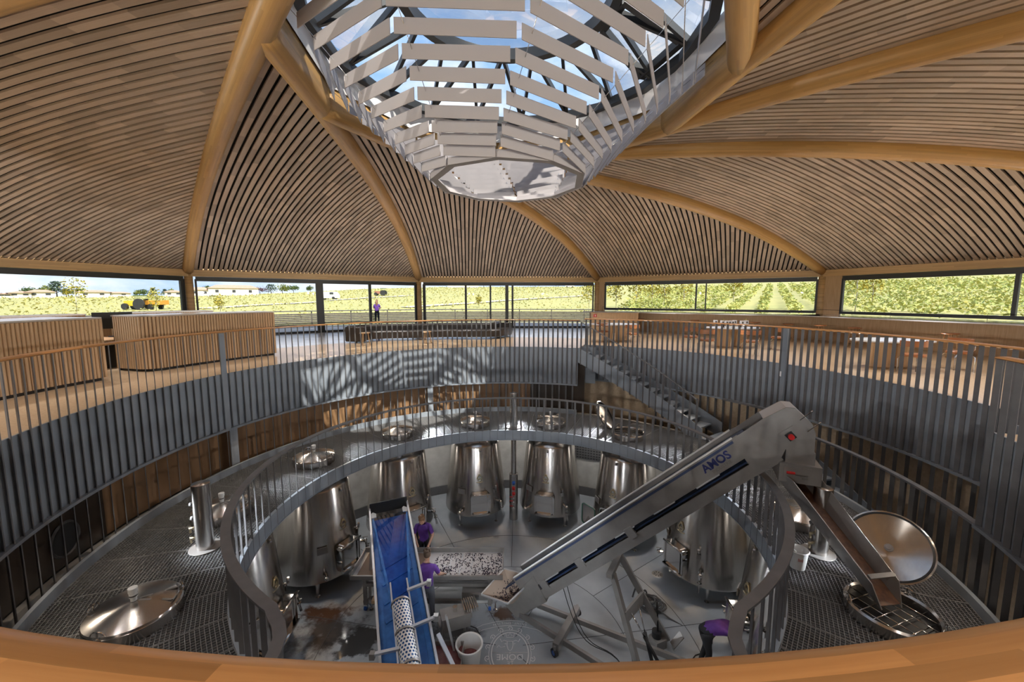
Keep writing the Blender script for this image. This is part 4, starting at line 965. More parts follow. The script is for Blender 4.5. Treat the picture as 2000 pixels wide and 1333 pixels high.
def tub(name, label, p, r, h, m=M['white'], fill=None):
    t = thing(name, label, 'tub', p); b = MB(); b.lathe([(0, .01), (r*.8, .01), (r*.8, 0), (r, h), (r+.025, h), (r+.025, h-.03), (r+.012, h-.03)], 28, p); b.build('tub_body', m, t)
    b = MB(); b.lathe([(r*.78, .02), (r-.012, h-.005), (r, h)], 28, p); b.build('tub_inside', m, t)
    if fill: b = MB(); b.lathe([(0, h*.35), (r*.86, h*.35)], 24, p); b.build('must', fill, t)
    return t
tub('round_tub', 'large white round tub of grape must on the concrete floor', at(917, 1300, FV), .26, .5, M['white'], M['must'])
bk = thing('bucket', 'white plastic bucket on the grating beside the chute', 'bucket', at(1557, 1108, MZ)); p = at(1557, 1108, MZ)
b = MB(); b.lathe([(0, .005), (.105, .005), (.105, 0), (.135, .29), (.15, .30), (.14, .31)], 28, p); b.build('bucket_body', M['white'], bk)
b = MB(); b.lathe([(.10, .02), (.128, .29), (.14, .31)], 28, p); b.build('bucket_inside', M['white'], bk)
b = MB(); b.lathe([(.03, .30), (.045, .312), (.03, .315)], 10, p+Vector((-.12, -.05, 0))); b.build('spout', M['white'], bk)
b = MB(); a = R(250); b.box(p+Vector((.123*cos(a), .123*sin(a), .19)), (.004, .07, .05), rz=a); b.build('red_print', mat('faded red print', (.55, .30, .28), .6), bk)
# floor emblem, painted on the slab, reading from the far side
em = thing('floor_emblem', 'white crest painted on the concrete floor, seen upside down', 'emblem', at(997, 1260, FV)); wp = mat('white floor paint', (.80, .80, .80), .6)
ec = at(996, 1276, FV+.004); 
def erot(x, y): return Vector((ec.x-x*1.10, ec.y-y*1.30, FV+.006))      # the crest reads from behind
def stroke(pts, w, name='line'):
    b = MB(); b.sweep([erot(x, y) for x, y in pts], [(-w, -.001), (w, -.001), (w, .001), (-w, .001)]); b.build(name, wp, em)
k_ = 1.0
oval = lambda rx, ry, n=40, a0=0, a1=360: [(rx*cos(R(a0+(a1-a0)*i/n)), ry*sin(R(a0+(a1-a0)*i/n))) for i in range(n+1)]
stroke(oval(.36, .40), .012, 'ring'); stroke(oval(.41, .45, 40), .006, 'ring')
for i in range(14):
    a = R(360*i/14+12); cx, cy = .44*cos(a), .48*sin(a); stroke([(cx+(.012+.045*t)*cos(a+t*7.5), cy+(.012+.045*t)*sin(a+t*7.5)) for t in [j/12 for j in range(13)]], .008, 'scroll')
stroke([(-.34, .0), (.34, .0)], .005, 'divider')
# bull head under a small crown
stroke([(-.05, -.22), (-.06, -.14), (-.035, -.06), (0, -.04), (.035, -.06), (.06, -.14), (.05, -.22), (-.05, -.22)], .008, 'bull_head')
for sg in (-1, 1):
    stroke([(sg*.055, -.215), (sg*.12, -.24), (sg*.17, -.21), (sg*.20, -.27)], .009, 'horn'); stroke([(sg*.06, -.19), (sg*.11, -.17), (sg*.07, -.16)], .007, 'ear'); stroke(oval(.012, .01, 8), .004, 'eye')
stroke([(.1, -.12), (.18, -.10), (.22, -.14), (.26, -.10)], .006, 'tail')
stroke([(-.07, -.30), (-.09, -.38), (-.04, -.33), (0, -.39), (.04, -.33), (.09, -.38), (.07, -.30), (-.07, -.30)], .007, 'crown')
Mt = lambda x, y: (Matrix.Translation(erot(x, y)-em.location) @ Matrix.Rotation(pi, 4, 'Z'))
text('LE', .12, 'lettering', wp, em, Mt(0, .19), ext=.001); text('DÔME', .20, 'lettering', wp, em, Mt(0, .075), ext=.001)
rb = [(-.58+1.16*i/24, -.50-.10*sin(pi*i/24)+.0*i) for i in range(25)]; stroke([(x, y+.05) for x, y in rb], .006, 'ribbon'); stroke([(x, y-.06) for x, y in rb], .006, 'ribbon')
for sg in (-1, 1): stroke([(sg*.58, -.45), (sg*.66, -.40), (sg*.62, -.47), (sg*.70, -.50), (sg*.58, -.56)], .006, 'ribbon')
s_ = 'SAINT-ÉMILION'
for i, chx in enumerate(s_):
    t = (i+.5)/len(s_); x = (-.36+.72*t); y = -.50-.10*sin(pi*(.5+x/1.16))-.005; sl = -.10*cos(pi*(.5+x/1.16))*pi/1.16
    text(chx, .085, 'lettering', wp, em, Matrix.Translation(erot(x, y)-em.location) @ Matrix.Rotation(pi+math.atan(sl), 4, 'Z'), ext=.001)
# hose coil
hs = thing('hose_coil', 'coiled grey rubber hose lying on the concrete floor', 'hose', at(1270, 1188, FV)); c = at(1270, 1186, FV); pth = []
random.seed(3)
for i in range(150):
    a = i*.24; rr = .26+.06*sin(i*.11)+.03*sin(i*.37); ox = .10*sin(i*.045); pth.append(c+Vector((ox+rr*cos(a), .72*rr*sin(a)+.05*cos(i*.06), .03+.0009*i+.02*sin(i*.9)**2)))
lastp = pth[-1]
for i in range(1, 16): t = i/15; pth.append(lastp.lerp(at(1400, 1262, FV+.02), t)+Vector((0, .12*sin(pi*t), -.13*min(1, t*3)+ .02)))
b = MB(); b.tube(pth, .020, 7); b.build('hose', M['hose'], hs)
b = MB(); c2 = at(1243, 1168, FV); b.tube([c2+Vector((-.1+.22*i/14, .02*i/14, .02+.28*sin(pi*i/14))) for i in range(15)], .020, 7); b.tube([c2+Vector((.12+.16*i/12, -.02, .02+.2*sin(pi*i/12))) for i in range(13)], .020, 7); b.build('raised_loop', M['hose'], hs)
cb_ = thing('power_cable', 'black cable looped on the floor between the table and the tub', 'cable', at(900, 1210, FV)); b = MB()
b.tube([at(x, y, FV+.012) for x, y in ((868, 1195), (872, 1210), (890, 1218), (910, 1220), (930, 1228), (938, 1242), (930, 1258))], .011, 6); b.build('cable', M['rubber'], cb_)
c3 = thing('power_cable', 'short black cable curl at the feet of the bending worker', 'cable', at(1365, 1280, FV)); b = MB(); b.tube([at(x, y, FV+.012) for x, y in ((1350, 1292), (1358, 1281), (1370, 1277), (1384, 1280), (1392, 1290))], .012, 6); b.build('cable', M['rubber'], c3)
# pallet truck pump with black tiller
pj = thing('hydraulic_hand_pump', 'hydraulic hand pump with a tall black lever on the floor', 'pump', at(1283, 1268, FV)); p = at(1284, 1262, FV)
b = MB(); b.box(p+Vector((0, 0, .1)), (.28, .26, .2), rz=.4); b.build('pump_block', M['inox_d'], pj)
b = MB(); b.cyl(p+Vector((-.02, .02, .2)), p+Vector((-.02, .02, .34)), .10, 16); b.build('reservoir', M['black'], pj)
b = MB(); b.cyl(p+Vector((0, 0, .30)), p+Vector((.0, .12, .95)), .016, 8); b.cyl(p+Vector((0, .075, .7)), p+Vector((.0, .12, .95)), .024, 8); b.build('lever', M['black'], pj)
b = MB(); b.beam(at(1313, 1262, FV+.05), at(1332, 1240, FV+.3), .18, .02, up=(0, 0, 1)); b.build('foot_plate', M['inox_d'], pj); b = MB(); b.beam(at(1305, 1290, FV+.03), at(1338, 1290, FV+.03), .06, .05); b.build('base_bar', M['inox_d'], pj)
# control box with red valves beside the bending worker
vb = thing('valve_station', 'red handled valve station behind the railing on the right', 'valves', pc(4.2, 118, FV)); p = at(1487, 1270, FV+.6)
b = MB(); b.box((p.x, p.y, FV+.5), (.16, .12, 1.0)); b.build('stand', M['inox_d'], vb)
for z in (.95, .70):
    b = MB(); b.cyl((p.x-.02, p.y-.08, FV+z), (p.x-.02, p.y-.16, FV+z), .05, 10); b.build('valve_wheel', M['redpl'], vb)
b = MB(); b.cyl((p.x, p.y-.1, FV+.3), (p.x, p.y-.1, FV+.6), .03, 8); b.cyl((p.x-.1, p.y-.1, FV+.45), (p.x+.1, p.y-.1, FV+.45), .03, 8); b.build('pipe', M['inox_s'], vb)
# wine stains and wet patches soaked into the slab: they are part of its material
def stain_floor(m, spots):
    t = m.node_tree; b = t.nodes['Principled BSDF']; N = t.nodes.new; Lk = t.links.new
    src = b.inputs['Base Color'].links[0].from_socket; rsrc = b.inputs['Roughness'].links[0].from_socket if b.inputs['Roughness'].links else None
    geo = N('ShaderNodeNewGeometry'); nz_ = N('ShaderNodeTexNoise'); nz_.inputs['Scale'].default_value = 2.6; nz_.inputs['Detail'].default_value = 8; nz_.inputs['Roughness'].default_value = .65; Lk(geo.outputs['Position'], nz_.inputs['Vector'])
    for (p, rx, ry, col, rough, hard) in spots:
        sub = N('ShaderNodeVectorMath'); sub.operation = 'SUBTRACT'; sub.inputs[1].default_value = (p.x, p.y, FV); Lk(geo.outputs['Position'], sub.inputs[0])
        scl = N('ShaderNodeVectorMath'); scl.operation = 'MULTIPLY'; scl.inputs[1].default_value = (1/rx, 1/ry, 0); Lk(sub.outputs[0], scl.inputs[0])
        ln = N('ShaderNodeVectorMath'); ln.operation = 'LENGTH'; Lk(scl.outputs[0], ln.inputs[0])
        ad = N('ShaderNodeMath'); ad.operation = 'MULTIPLY_ADD'; ad.inputs[1].default_value = 2.4; Lk(nz_.outputs['Fac'], ad.inputs[0]); mi = N('ShaderNodeMath'); mi.operation = 'MULTIPLY'; mi.inputs[1].default_value = -1.0; Lk(ln.outputs['Value'], mi.inputs[0]); Lk(mi.outputs[0], ad.inputs[2])
        mr = N('ShaderNodeMapRange'); mr.inputs['From Min'].default_value = .25; mr.inputs['From Max'].default_value = .25+hard; Lk(ad.outputs[0], mr.inputs[0])
        mx = N('ShaderNodeMix'); mx.data_type = 'RGBA'; mx.inputs[7].default_value = tuple(col)+(1,); Lk(mr.outputs[0], mx.inputs[0]); Lk(src, mx.inputs[6]); src = mx.outputs[2]
        mf = N('ShaderNodeMix'); mf.data_type = 'FLOAT'; mf.inputs[3].default_value = rough; Lk(mr.outputs[0], mf.inputs[0])
        if rsrc: Lk(rsrc, mf.inputs[2])
        rsrc = mf.outputs[0]
    Lk(src, b.inputs['Base Color']); Lk(rsrc, b.inputs['Roughness'])
stain_floor(M['concrete'], [(at(640, 1235, FV), 1.1, .75, (.085, .075, .07), .12, .7), (at(640, 1195, FV), .8, .35, (.10, .05, .03), .2, .6), (at(700, 1255, FV), .6, .5, (.06, .06, .062), .05, .25), (at(985, 1200, FV), .45, .3, (.11, .065, .045), .2, .5), (at(880, 1235, FV), .8, .4, (.10, .095, .095), .15, .6)])
# ================================================================ PEOPLE
def person(label, loc, rz, J, top, bottom, hairm, long_hair=False, head_dir=(0, -1, -.25), curly=False, sleeves=.6):
    # J: joint name -> position (metres, local, facing -Y); the body is one skinned surface
    root = thing('person', label, 'person', loc, rz, world=False)
    rad = dict(pelvis=.135, waist=.125, chest=.145, neck=.058, headb=.06, shL=.075, shR=.075, elL=.046, elR=.046, slL=.055, slR=.055, wrL=.030, wrR=.030, paL=.034, paR=.034, hipL=.105, hipR=.105, knL=.066, knR=.066, anL=.044, anR=.044, heL=.042, heR=.042, toL=.034, toR=.034)
    for s in 'LR': J['sl'+s] = tuple(Vector(J['sh'+s]).lerp(Vector(J['el'+s]), .8))
    E = [('pelvis', 'waist', 1), ('waist', 'chest', 1), ('chest', 'neck', 1), ('neck', 'headb', 0)]
    for s in 'LR': E += [('chest', 'sh'+s, 1), ('sh'+s, 'sl'+s, 1), ('sl'+s, 'el'+s, 0), ('el'+s, 'wr'+s, 0), ('wr'+s, 'pa'+s, 0), ('pelvis', 'hip'+s, 2), ('hip'+s, 'kn'+s, 2), ('kn'+s, 'an'+s, 2), ('an'+s, 'to'+s, 3)]
    names = [n for n in rad if any(n in e[:2] for e in E)]; idx = {n: i for i, n in enumerate(names)}
    me = bpy.data.meshes.new('body'); me.from_pydata([J[n] for n in names], [(idx[a], idx[c]) for a, c, _ in E], []); me.update()
    tmp = bpy.data.objects.new('body', me); COL.objects.link(tmp)
    m = tmp.modifiers.new('skin', 'SKIN'); m.use_smooth_shade = True; m.branch_smoothing = .4; tmp.modifiers.new('sub', 'SUBSURF').levels = 2
    for n, i in idx.items():
        me.skin_vertices[0].data[i].radius = (rad[n]*(1.18 if n in ('chest', 'waist', 'pelvis') else 1), rad[n]*(.82 if n in ('chest', 'waist', 'pelvis') else 1)); me.skin_vertices[0].data[i].use_root = n == 'pelvis'
    dg = bpy.context.evaluated_depsgraph_get(); bm = bmesh.new(); ev = tmp.evaluated_get(dg); bm.from_mesh(ev.to_mesh()); bpy.data.objects.remove(tmp)
    segs = [(Vector(J[a]), Vector(J[c]), k) for a, c, k in E]
    for f in bm.faces:
        c = f.calc_center_median(); best = None
        for a, d, k in segs:
            t = max(0, min(1, (c-a).dot(d-a)/max(1e-9, (d-a).length_squared))); q = (c-(a+(d-a)*t)).length
            if best is None or q < best[0]: best = (q, k)
        f.material_index = best[1]; f.smooth = True
    body = bpy.data.meshes.new('body'); bm.to_mesh(body); bm.free()
    for mm in (M['skin'], top, bottom, M['black']): body.materials.append(mm)
    # head and five-fingered hands, joined into the same surface object
    hb = Vector(J['headb']); nk = Vector(J['neck']); updir = (hb-nk).normalized(); fd = Vector(head_dir).normalized(); sd = fd.cross(updir).normalized(); upv = sd.cross(fd); Hm = Matrix((sd, fd, upv)).transposed(); hc_ = hb+updir*.10+fd*.02
    h = MB(); h.ball(hc_, .115, 16, 12, (.66, .84, 1.0), Hm); h.ball(hc_+Hm @ Vector((0, .035, -.06)), .075, 12, 8, (.72, .8, .8), Hm)
    h.cyl(hc_+Hm @ Vector((0, .088, .015)), hc_+Hm @ Vector((0, .118, -.028)), .008, 6, .015); h.beam(hc_+Hm @ Vector((-.024, .092, -.062)), hc_+Hm @ Vector((.024, .092, -.062)), .012, .008)
    for s in (-1, 1): h.ball(hc_+Hm @ Vector((s*.076, -.005, -.005)), .026, 8, 6, (.35, .8, 1.2), Hm); h.ball(hc_+Hm @ Vector((s*.030, .088, .018)), .010, 6, 5)
    for s in 'LR':
        w, p_ = Vector(J['wr'+s]), Vector(J['pa'+s]); d = (p_-w).normalized(); side = d.cross(Vector((0, 0, 1)));
        if side.length < .1: side = Vector((1, 0, 0))
        side.normalize(); nr = side.cross(d); 
        for i, ln in enumerate((.070, .080, .075, .058)):
            a = p_+side*(.027-.018*i)+d*.02; h.tube([a, a+d*ln*.5-nr*.012, a+d*ln-nr*.035], [.0095, .0085, .006], 6)
        sgn = 1 if s == 'R' else -1; a = w.lerp(p_, .45)+side*.03*sgn; h.tube([a, a+side*.03*sgn+d*.03, a+side*.035*sgn+d*.065], [.012, .010, .007], 6)
    hm = h.mesh('head'); hm.materials.append(M['skin']); bm = bmesh.new(); bm.from_mesh(body); bm.from_mesh(hm); bm.to_mesh(body); bm.free()
    body.polygons.foreach_set('use_smooth', [True]*len(body.polygons)); o = bpy.data.objects.new('body', body); COL.objects.link(o); o.parent = root
    b = MB(); random.seed(5)
    b.ball(hc_+Hm @ Vector((0, -.022, .028)), .122, 16, 10, (.70, .82, .92), Hm)
    for i in range(46 if curly else 20):
        a = random.uniform(0, 2*pi); t = random.uniform(0, 1.15); q = Hm @ Vector((.082*sin(t)*cos(a), -.03+.095*sin(t)*sin(a), .03+.105*cos(t)))
        if (Hm.transposed() @ q).y > .055 and (Hm.transposed() @ q).z < .07: continue
        b.ball(hc_+q, .028 if curly else .022, 6, 5)
    if long_hair:
        b.tube([hc_+Hm @ Vector((0, -.06, .06)), hc_+Hm @ Vector((0, -.10, -.06)), hc_+Hm @ Vector((0, -.10, -.2)), hc_+Hm @ Vector((0, -.09, -.33))], [.07, .095, .085, .03], 10)
    b.build('hair', hairm, root); return root
def stand(reach=None, lean=0.0, armr=None, arml=None, h=1.0, stance=.1):
    l = lambda z: -lean*(z-.95)
    J = dict(pelvis=(0, 0, .96), waist=(0, l(1.13), 1.13), chest=(0, l(1.34), 1.34), neck=(0, l(1.49)-.01, 1.49), headb=(0, l(1.56)-.025, 1.555), shL=(.17, l(1.41), 1.415), shR=(-.17, l(1.41), 1.415),
             hipL=(.09, .0, .90), hipR=(-.09, 0, .90), knL=(stance, -.02, .49), knR=(-stance, -.02, .49), anL=(stance+.02, .03, .08), anR=(-stance-.02, .03, .08), toL=(stance+.04, -.13, .035), toR=(-stance-.04, -.13, .035))
    for s, a, sg in (('L', arml, 1), ('R', armr, -1)):
        if a is None: a = ((sg*.23, l(1.2)-.0, 1.14), (sg*.22, l(1)-.10, .90))
        e, w = Vector(a[0]), Vector(a[1]); J['el'+s] = tuple(e); J['wr'+s] = tuple(w); J['pa'+s] = tuple(w+(w-e).normalized()*.075)
    return J
def sc_(J, k): return {n: tuple(Vector(v)*k) for n, v in J.items()}
# the two sorters at the table
person('man in a purple t-shirt facing the viewer across the sorting table', Vector((-2.42, 10.32, FV)), 0, stand(lean=.22, arml=((.27, -.14, 1.16), (.20, -.36, 1.0)), armr=((-.24, -.12, 1.16), (-.10, -.34, 1.0))), M['purple'], M['trousers'], M['hairblond'], head_dir=(.0, -1, -.75))
person('curly haired worker in a purple shirt seen from behind at the sorting table', Vector((-1.95, 8.50, FV)), pi+.1, stand(lean=.10, arml=((.26, -.08, 1.15), (.13, -.30, .99)), armr=((-.27, -.10, 1.17), (-.33, -.34, 1.0))), M['purple'], M['jeans'], M['hair'], head_dir=(0, -1, -.45), curly=True)
# the worker bending down on the right
Jb = dict(pelvis=(0, .10, .90), waist=(0, -.10, .99), chest=(0, -.34, .99), neck=(0, -.52, .93), headb=(0, -.59, .88), shL=(.18, -.44, .95), shR=(-.18, -.44, .95), hipL=(.09, .12, .84), hipR=(-.09, .12, .84), knL=(.11, .02, .47), knR=(-.11, .04, .47), anL=(.13, .12, .08), anR=(-.13, .12, .08), toL=(.15, -.04, .035), toR=(-.15, -.04, .035),
          elL=(.24, -.50, .67), elR=(-.25, -.46, .66), wrL=(.18, -.60, .44), wrR=(-.20, -.52, .42), paL=(.17, -.63, .37), paR=(-.19, -.54, .35))
person('worker in a purple t-shirt bending down beside a vat on the right', at(1388, 1226, FV+.95)-Vector((0, 0, .95)), R(83), Jb, M['purple'], M['trousers'], M['hair'], head_dir=(0, -.65, -1))
# the woman looking out over the terrace parapet
person('woman with long hair and a purple top standing outside on the terrace', at(737, 634, 0).lerp(Vector((0, 0, 0)), .0), pi+.15, sc_(stand(lean=.05, arml=((.22, -.10, 1.16), (.06, -.28, 1.08)), armr=((-.22, -.10, 1.16), (-.06, -.28, 1.08))), .98), M['purple'], M['trousers'], M['hairblond'], long_hair=True, head_dir=(0, -1, -.1))
# ================================================================ UPPER FLOOR FURNITURE
# fluted reception desks: each a rounded shell of half-round oak flutes with a thin top
DH = 1.42
def desk(label, r0, r1, p0, p1, round_=True):
    t = thing('reception_desk', label, 'desk', pc((r0+r1)/2, (p0+p1)/2, 0)); out = []
    st = .2/ r0*57.3
    rr = .35; n = 60
    # outline: inner arc (facing the void) then rounded end towards p0
    for i in range(n+1): out.append(pc(r0, p1+(p0+2.2-p1)*i/n))
    if round_:
        c = pc(r0+rr, p0+2.2)
        for k in range(1, 9):
            a = k/9*90; q = pc(r0+rr-rr*cos(R(a)), p0+2.2-math.degrees(rr*sin(R(a))/r0)); out.append(q)
    m_ = 14
    for i in range(1, m_+1): out.append(pc(r0+rr+(r1-r0-rr)*i/m_, p0+2.2-math.degrees(rr/r0)*(r0/(r0+(r1-r0)*.5*i/m_))))
    back = [pc(r1, p0+(p1-p0)*i/20) for i in range(21)]
    ring = out+back
    b = MB(); b.prism([(q.x, q.y) for q in ring], .06, DH-.035); b.build('core', mat('oak darkened as gap shade', (.16, .095, .05), .7), t)  # core colour darkened to paint the shade between the flutes
    b = MB(); cx = sum((q.x for q in ring))/len(ring); cy = sum((q.y for q in ring))/len(ring); C_ = Vector((cx, cy, 0))
    b.prism([(q.x+(C_.x-q.x)*.03, q.y+(C_.y-q.y)*.03) for q in ring], 0, .06); b.build('plinth', M['black'], t)
    b = MB(); b.prism([(q.x+(q.x-C_.x)*.012, q.y+(q.y-C_.y)*.012) for q in ring], DH-.035, DH); b.build('desk_top', mat('pale desk top', (.52, .47, .42), .2), t)
    # flutes along the visible outline
    L = 0; step = .074; pos = 0.0; fl = MB(); fl.lathe([(.031, .065), (.031, DH-.04)], 8); fme = fl.mesh('flute'); fme.materials.append(M['oakflute']); cnt = 0
    for a, c in zip(out, out[1:]):
        d = (c-a).length
        while pos <= L+d and cnt < 290:
            q = a.lerp(c, (pos-L)/d) if d else a; o = bpy.data.objects.new('flute', fme); COL.objects.link(o); o.parent = t; o.matrix_parent_inverse = INV[t.name]; o.location = (q.x, q.y, 0); pos += step; cnt += 1
        L += d
    return t
desk('fluted oak reception desk cut by the picture edge on the left', 9.24, 10.6, -118, -83.6)
d2 = desk('fluted oak reception desk with a rounded end behind the tall grey post', 9.18, 10.3, -77.8, -56.8)
for i, (r0, r1, p0, p1, lab) in enumerate(((12.6, 13.3, -100, -74, 'further fluted oak desk seen over the left reception desk'), (13.0, 13.8, -69, -58, 'further fluted oak desk seen over the rounded reception desk'))):
    t = thing('back_desk', lab, 'desk', pc((r0+r1)/2, (p0+p1)/2, 0)); b = MB(); b.arc(r0, r1, 0, 1.36, p0, p1, 2); b.build('body', M['oak'], t); b = MB(); b.arc(r0-.04, r1+.04, 1.36, 1.40, p0, p1, 2); b.build('desk_top', M['white'], t)
    fl = MB(); fl.lathe([(.03, .05), (.03, 1.36)], 6); fme = fl.mesh('flute'); fme.materials.append(M['oakflute'])
    for k in range(int(R(p1-p0)*r0/.07)):
        o = bpy.data.objects.new('flute', fme); COL.objects.link(o); o.parent = t; o.matrix_parent_inverse = INV[t.name]; o.location = pc(r0, p0+math.degrees(.07/r0)*k)
# work place between the desks
wd = thing('work_desk', 'orange lit oak work desk between the two reception desks', 'desk', pc(11.4, -80, 0)); b = MB(); b.arc(10.7, 12.1, .72, .76, -88, -74, 1.5); b.build('desk_top', M['oak'], wd)
b = MB(); b.arc(10.9, 11.9, 0, .70, -87, -84, 1); b.arc(10.9, 11.9, 0, .70, -78, -75, 1); b.build('pedestal', M['black'], wd)
def monitor(px, py, label):
    mo_ = thing('monitor', label, 'monitor', atY(px, py, 11.3).xy.to_3d()+Vector((0, 0, .76))); p = atY(px, py, 11.3); p.z = .76; az = math.atan2(p.y, p.x)
    b = MB(); b.box(p+Vector((0, 0, .46)), (.04, .82, .46), rz=az); b.build('screen', M['screen'], mo_); b = MB(); b.cyl(p+Vector((.02, .03, 0)), p+Vector((.02, .03, .5)), .03, 8); b.build('stand', M['black'], mo_); b = MB(); b.box(p+Vector((0, 0, .01)), (.2, .26, .015), rz=az); b.build('foot', M['black'], mo_)
monitor(222, 640, 'black computer monitor between the two reception desks')
# curved leather sofa
so = thing('curved_sofa', 'long curved dark leather sofa near the terrace doors', 'sofa', pc(10.3, -20, 0))
def sofa_path(i, n=40):
    t = i/n; px = 690+(975-690)*t; return t
SP = [at(x, y, 0) for x, y in ((690, 670), (712, 666), (745, 664), (790, 663), (835, 662), (880, 661), (925, 661), (962, 660), (978, 656))]
def smooth(ps, n=8):
    o = []
    for i in range(len(ps)-1):
        p0, p1, p2, p3 = ps[max(i-1, 0)], ps[i], ps[i+1], ps[min(i+2, len(ps)-1)]
        for k in range(n):
            t = k/n; o.append(.5*((2*p1)+(p2-p0)*t+(2*p0-5*p1+4*p2-p3)*t*t+(3*p1-p0-3*p2+p3)*t**3))
    return o+[ps[-1]]
sp2 = smooth(SP)
b = MB(); b.sweep([q+Vector((0, 0, .0)) for q in sp2], [(-.05, .10), (.55, .10), (.58, .38), (.52, .43), (-.05, .43)]); b.build('seat', M['leather'], so)
b = MB(); b.sweep([q+Vector((-.0, .0, 0)) for q in sp2], [(-.32, .10), (-.05, .10), (-.02, .62), (-.08, .70), (-.24, .70), (-.31, .62)]); b.build('backrest', M['leather'], so)
for q, nx in ((sp2[0], sp2[1]), (sp2[-1], sp2[-2])):
    d = (q-nx).normalized(); s_ = d.cross(Vector((0, 0, 1))); 
    b = MB(); b.box(q+Vector((0, 0, .36))+(s_ if q is sp2[0] else -s_)*(-.12), (.24, .86, .62), rz=math.atan2(d.y, d.x)); o = b.build('armrest', M['leather'], so); bv = o.modifiers.new('round', 'BEVEL'); bv.width = .06; bv.segments = 3
for i in range(3, len(sp2), 12): b = MB(); b.cyl(sp2[i], sp2[i]+Vector((0, 0, .1)), .03, 8); b.build('foot', M['black'], so)
def stool(p, h, r, label, m=M['oak'], group=None, ring=False):
    t = thing('stool', label, 'stool', p, group=group); b = MB(); b.lathe([(0, h-.03), (r*.95, h-.03), (r, h-.015), (r*.97, h), (0, h)], 20, p); b.build('seat', m, t)
    for k in range(3 if not ring else 4):
        a = .5+2*pi*k/(3 if not ring else 4); b = MB(); b.cyl(p+Vector((r*.62*cos(a), r*.62*sin(a), h-.03)), p+Vector((r*(.95 if not ring else .9)*cos(a), r*(.95 if not ring else .9)*sin(a), 0)), .016, 8); b.build('leg', M['oak'], t)
    if ring: b = MB(); b.sweep([p+Vector((r*.80*cos(a), r*.80*sin(a), h*.35)) for a in [2*pi*k/16 for k in range(16)]], [(-.008, -.008), (.008, -.008), (.008, .008), (-.008, .008)], closed=True); b.build('foot_ring', M['oak'], t)
    return t
stool(at(713, 676, 0), .52, .20, 'small pale wooden stool in front of the left end of the sofa'); stool(at(834, 671, 0), .50, .19, 'small pale wooden stool in front of the middle of the sofa')
# window bar stools
bs = [(1253, 622), (1310, 622), (1360, 625), (1480, 629), (1540, 633), (1603, 635), (1670, 640), (1857, 651)]
bl_ = ['near the left end of the bar', 'second from the left at the bar', 'behind the left side of the card covered table', 'behind the right side of the card covered table', 'just left of the broad oak wall panel', 'below the broad oak wall panel', 'left of the near white table', 'right of the near white table']
for (x, y), l in zip(bs, bl_):
    q = at(x, y, .76); q.z = 0; e_ = q-Vector((OX, OY, 0)); q = q if e_.length < 15.2 else Vector((OX, OY, 0))+e_.normalized()*15.2; stool(q, .76, .21, 'round tan bar stool '+l, M['tan'], 'bar stools', True)
# tasting tables
def tasting(c, rx, label):
    t = thing('tasting_table', label, 'table', c); b = MB(); b.prism([(c.x+rx*cos(a), c.y+rx*.62*sin(a)) for a in [2*pi*k/40 for k in range(40)]], .72, .755); b.build('table_top', M['tabletop'], t)
    for a in (-.3, .3):
        b = MB(); b.box((c.x+rx*a, c.y, .36), (.45, .34, .72), rz=a*1.5); o = b.build('pedestal', M['oak'], t); o.modifiers.new('round', 'BEVEL').width = .05
    return t
T1, T2, T3 = at(1200, 633, .75), at(1430, 640, .75), at(1742, 664, .75)
for q in (T1, T2, T3): q.z = 0
tasting(T1, 1.05, 'oval white tasting table beside the stair head'); tasting(T2, 1.0, 'oval white tasting table covered with cards and bottles'); tasting(T3, 1.0, 'oval white tasting table at the right, with nothing on it')
def chair(p, rz, label):
    t = thing('tasting_chair', label, 'chair', p, rz, 'tan leather chairs', world=False)
    b = MB(); b.prism([(.24*cos(a)*(1 if abs(cos(a)) < .8 else .96), .23*sin(a)) for a in [2*pi*k/20 for k in range(20)]], .42, .49); o = b.build('seat', M['tan'], t); o.modifiers.new('round', 'BEVEL').width = .02
    b = MB(); b.sweep([Vector((.27*sin(a), .24*cos(a)-.02, .74)) for a in [R(-95+190*k/14) for k in range(15)]], [(-.022, -.07), (.022, -.07), (.022, .07), (-.022, .07)]); b.build('backrest', M['tan'], t)
    for sx in (-1, 1):
        b = MB(); b.tube([Vector((sx*.20, -.20, 0)), Vector((sx*.20, -.20, .34)), Vector((sx*.17, -.16, .41)), Vector((0, -.1, .42))], .013, 6); b.build('leg', M['inox_s'], t)
        b = MB(); b.tube([Vector((sx*.20, .22, 0)), Vector((sx*.20, .22, .34)), Vector((sx*.17, .16, .41)), Vector((0, .1, .42))], .013, 6); b.build('leg', M['inox_s'], t)
        b = MB(); b.tube([Vector((sx*.12, .18, .43)), Vector((sx*.19, .21, .55)), Vector((sx*.19, .20, .70))], .012, 6); b.build('back_support', M['inox_s'], t)
    return t
def face(p, q): d = q-p; return math.atan2(d.y, d.x)+pi/2
for (x, y, tt, l) in ((1180, 668, T1, 'tan leather chair at the left of the table by the stair head'), (1232, 674, T1, 'tan leather chair with its back to the void, right of the stair head'), (1352, 682, T2, 'tan leather chair at the left end of the card covered table'), (1381, 690, T2, 'tan leather chair in front of the card covered table, nearer its left end'), (1462, 693, T2, 'tan leather chair in front of the card covered table, nearer its right end'), (1512, 684, T2, 'tan leather chair beside the grey post with the paper notice'), (1775, 728, T3, 'tan leather chair in front of the bare white table'), (1858, 722, T3, 'tan leather chair at the right end of the bare white table')):
    p = at(x, y, 0); p += (p-tt).normalized()*.1; chair(p, face(p, tt), l)
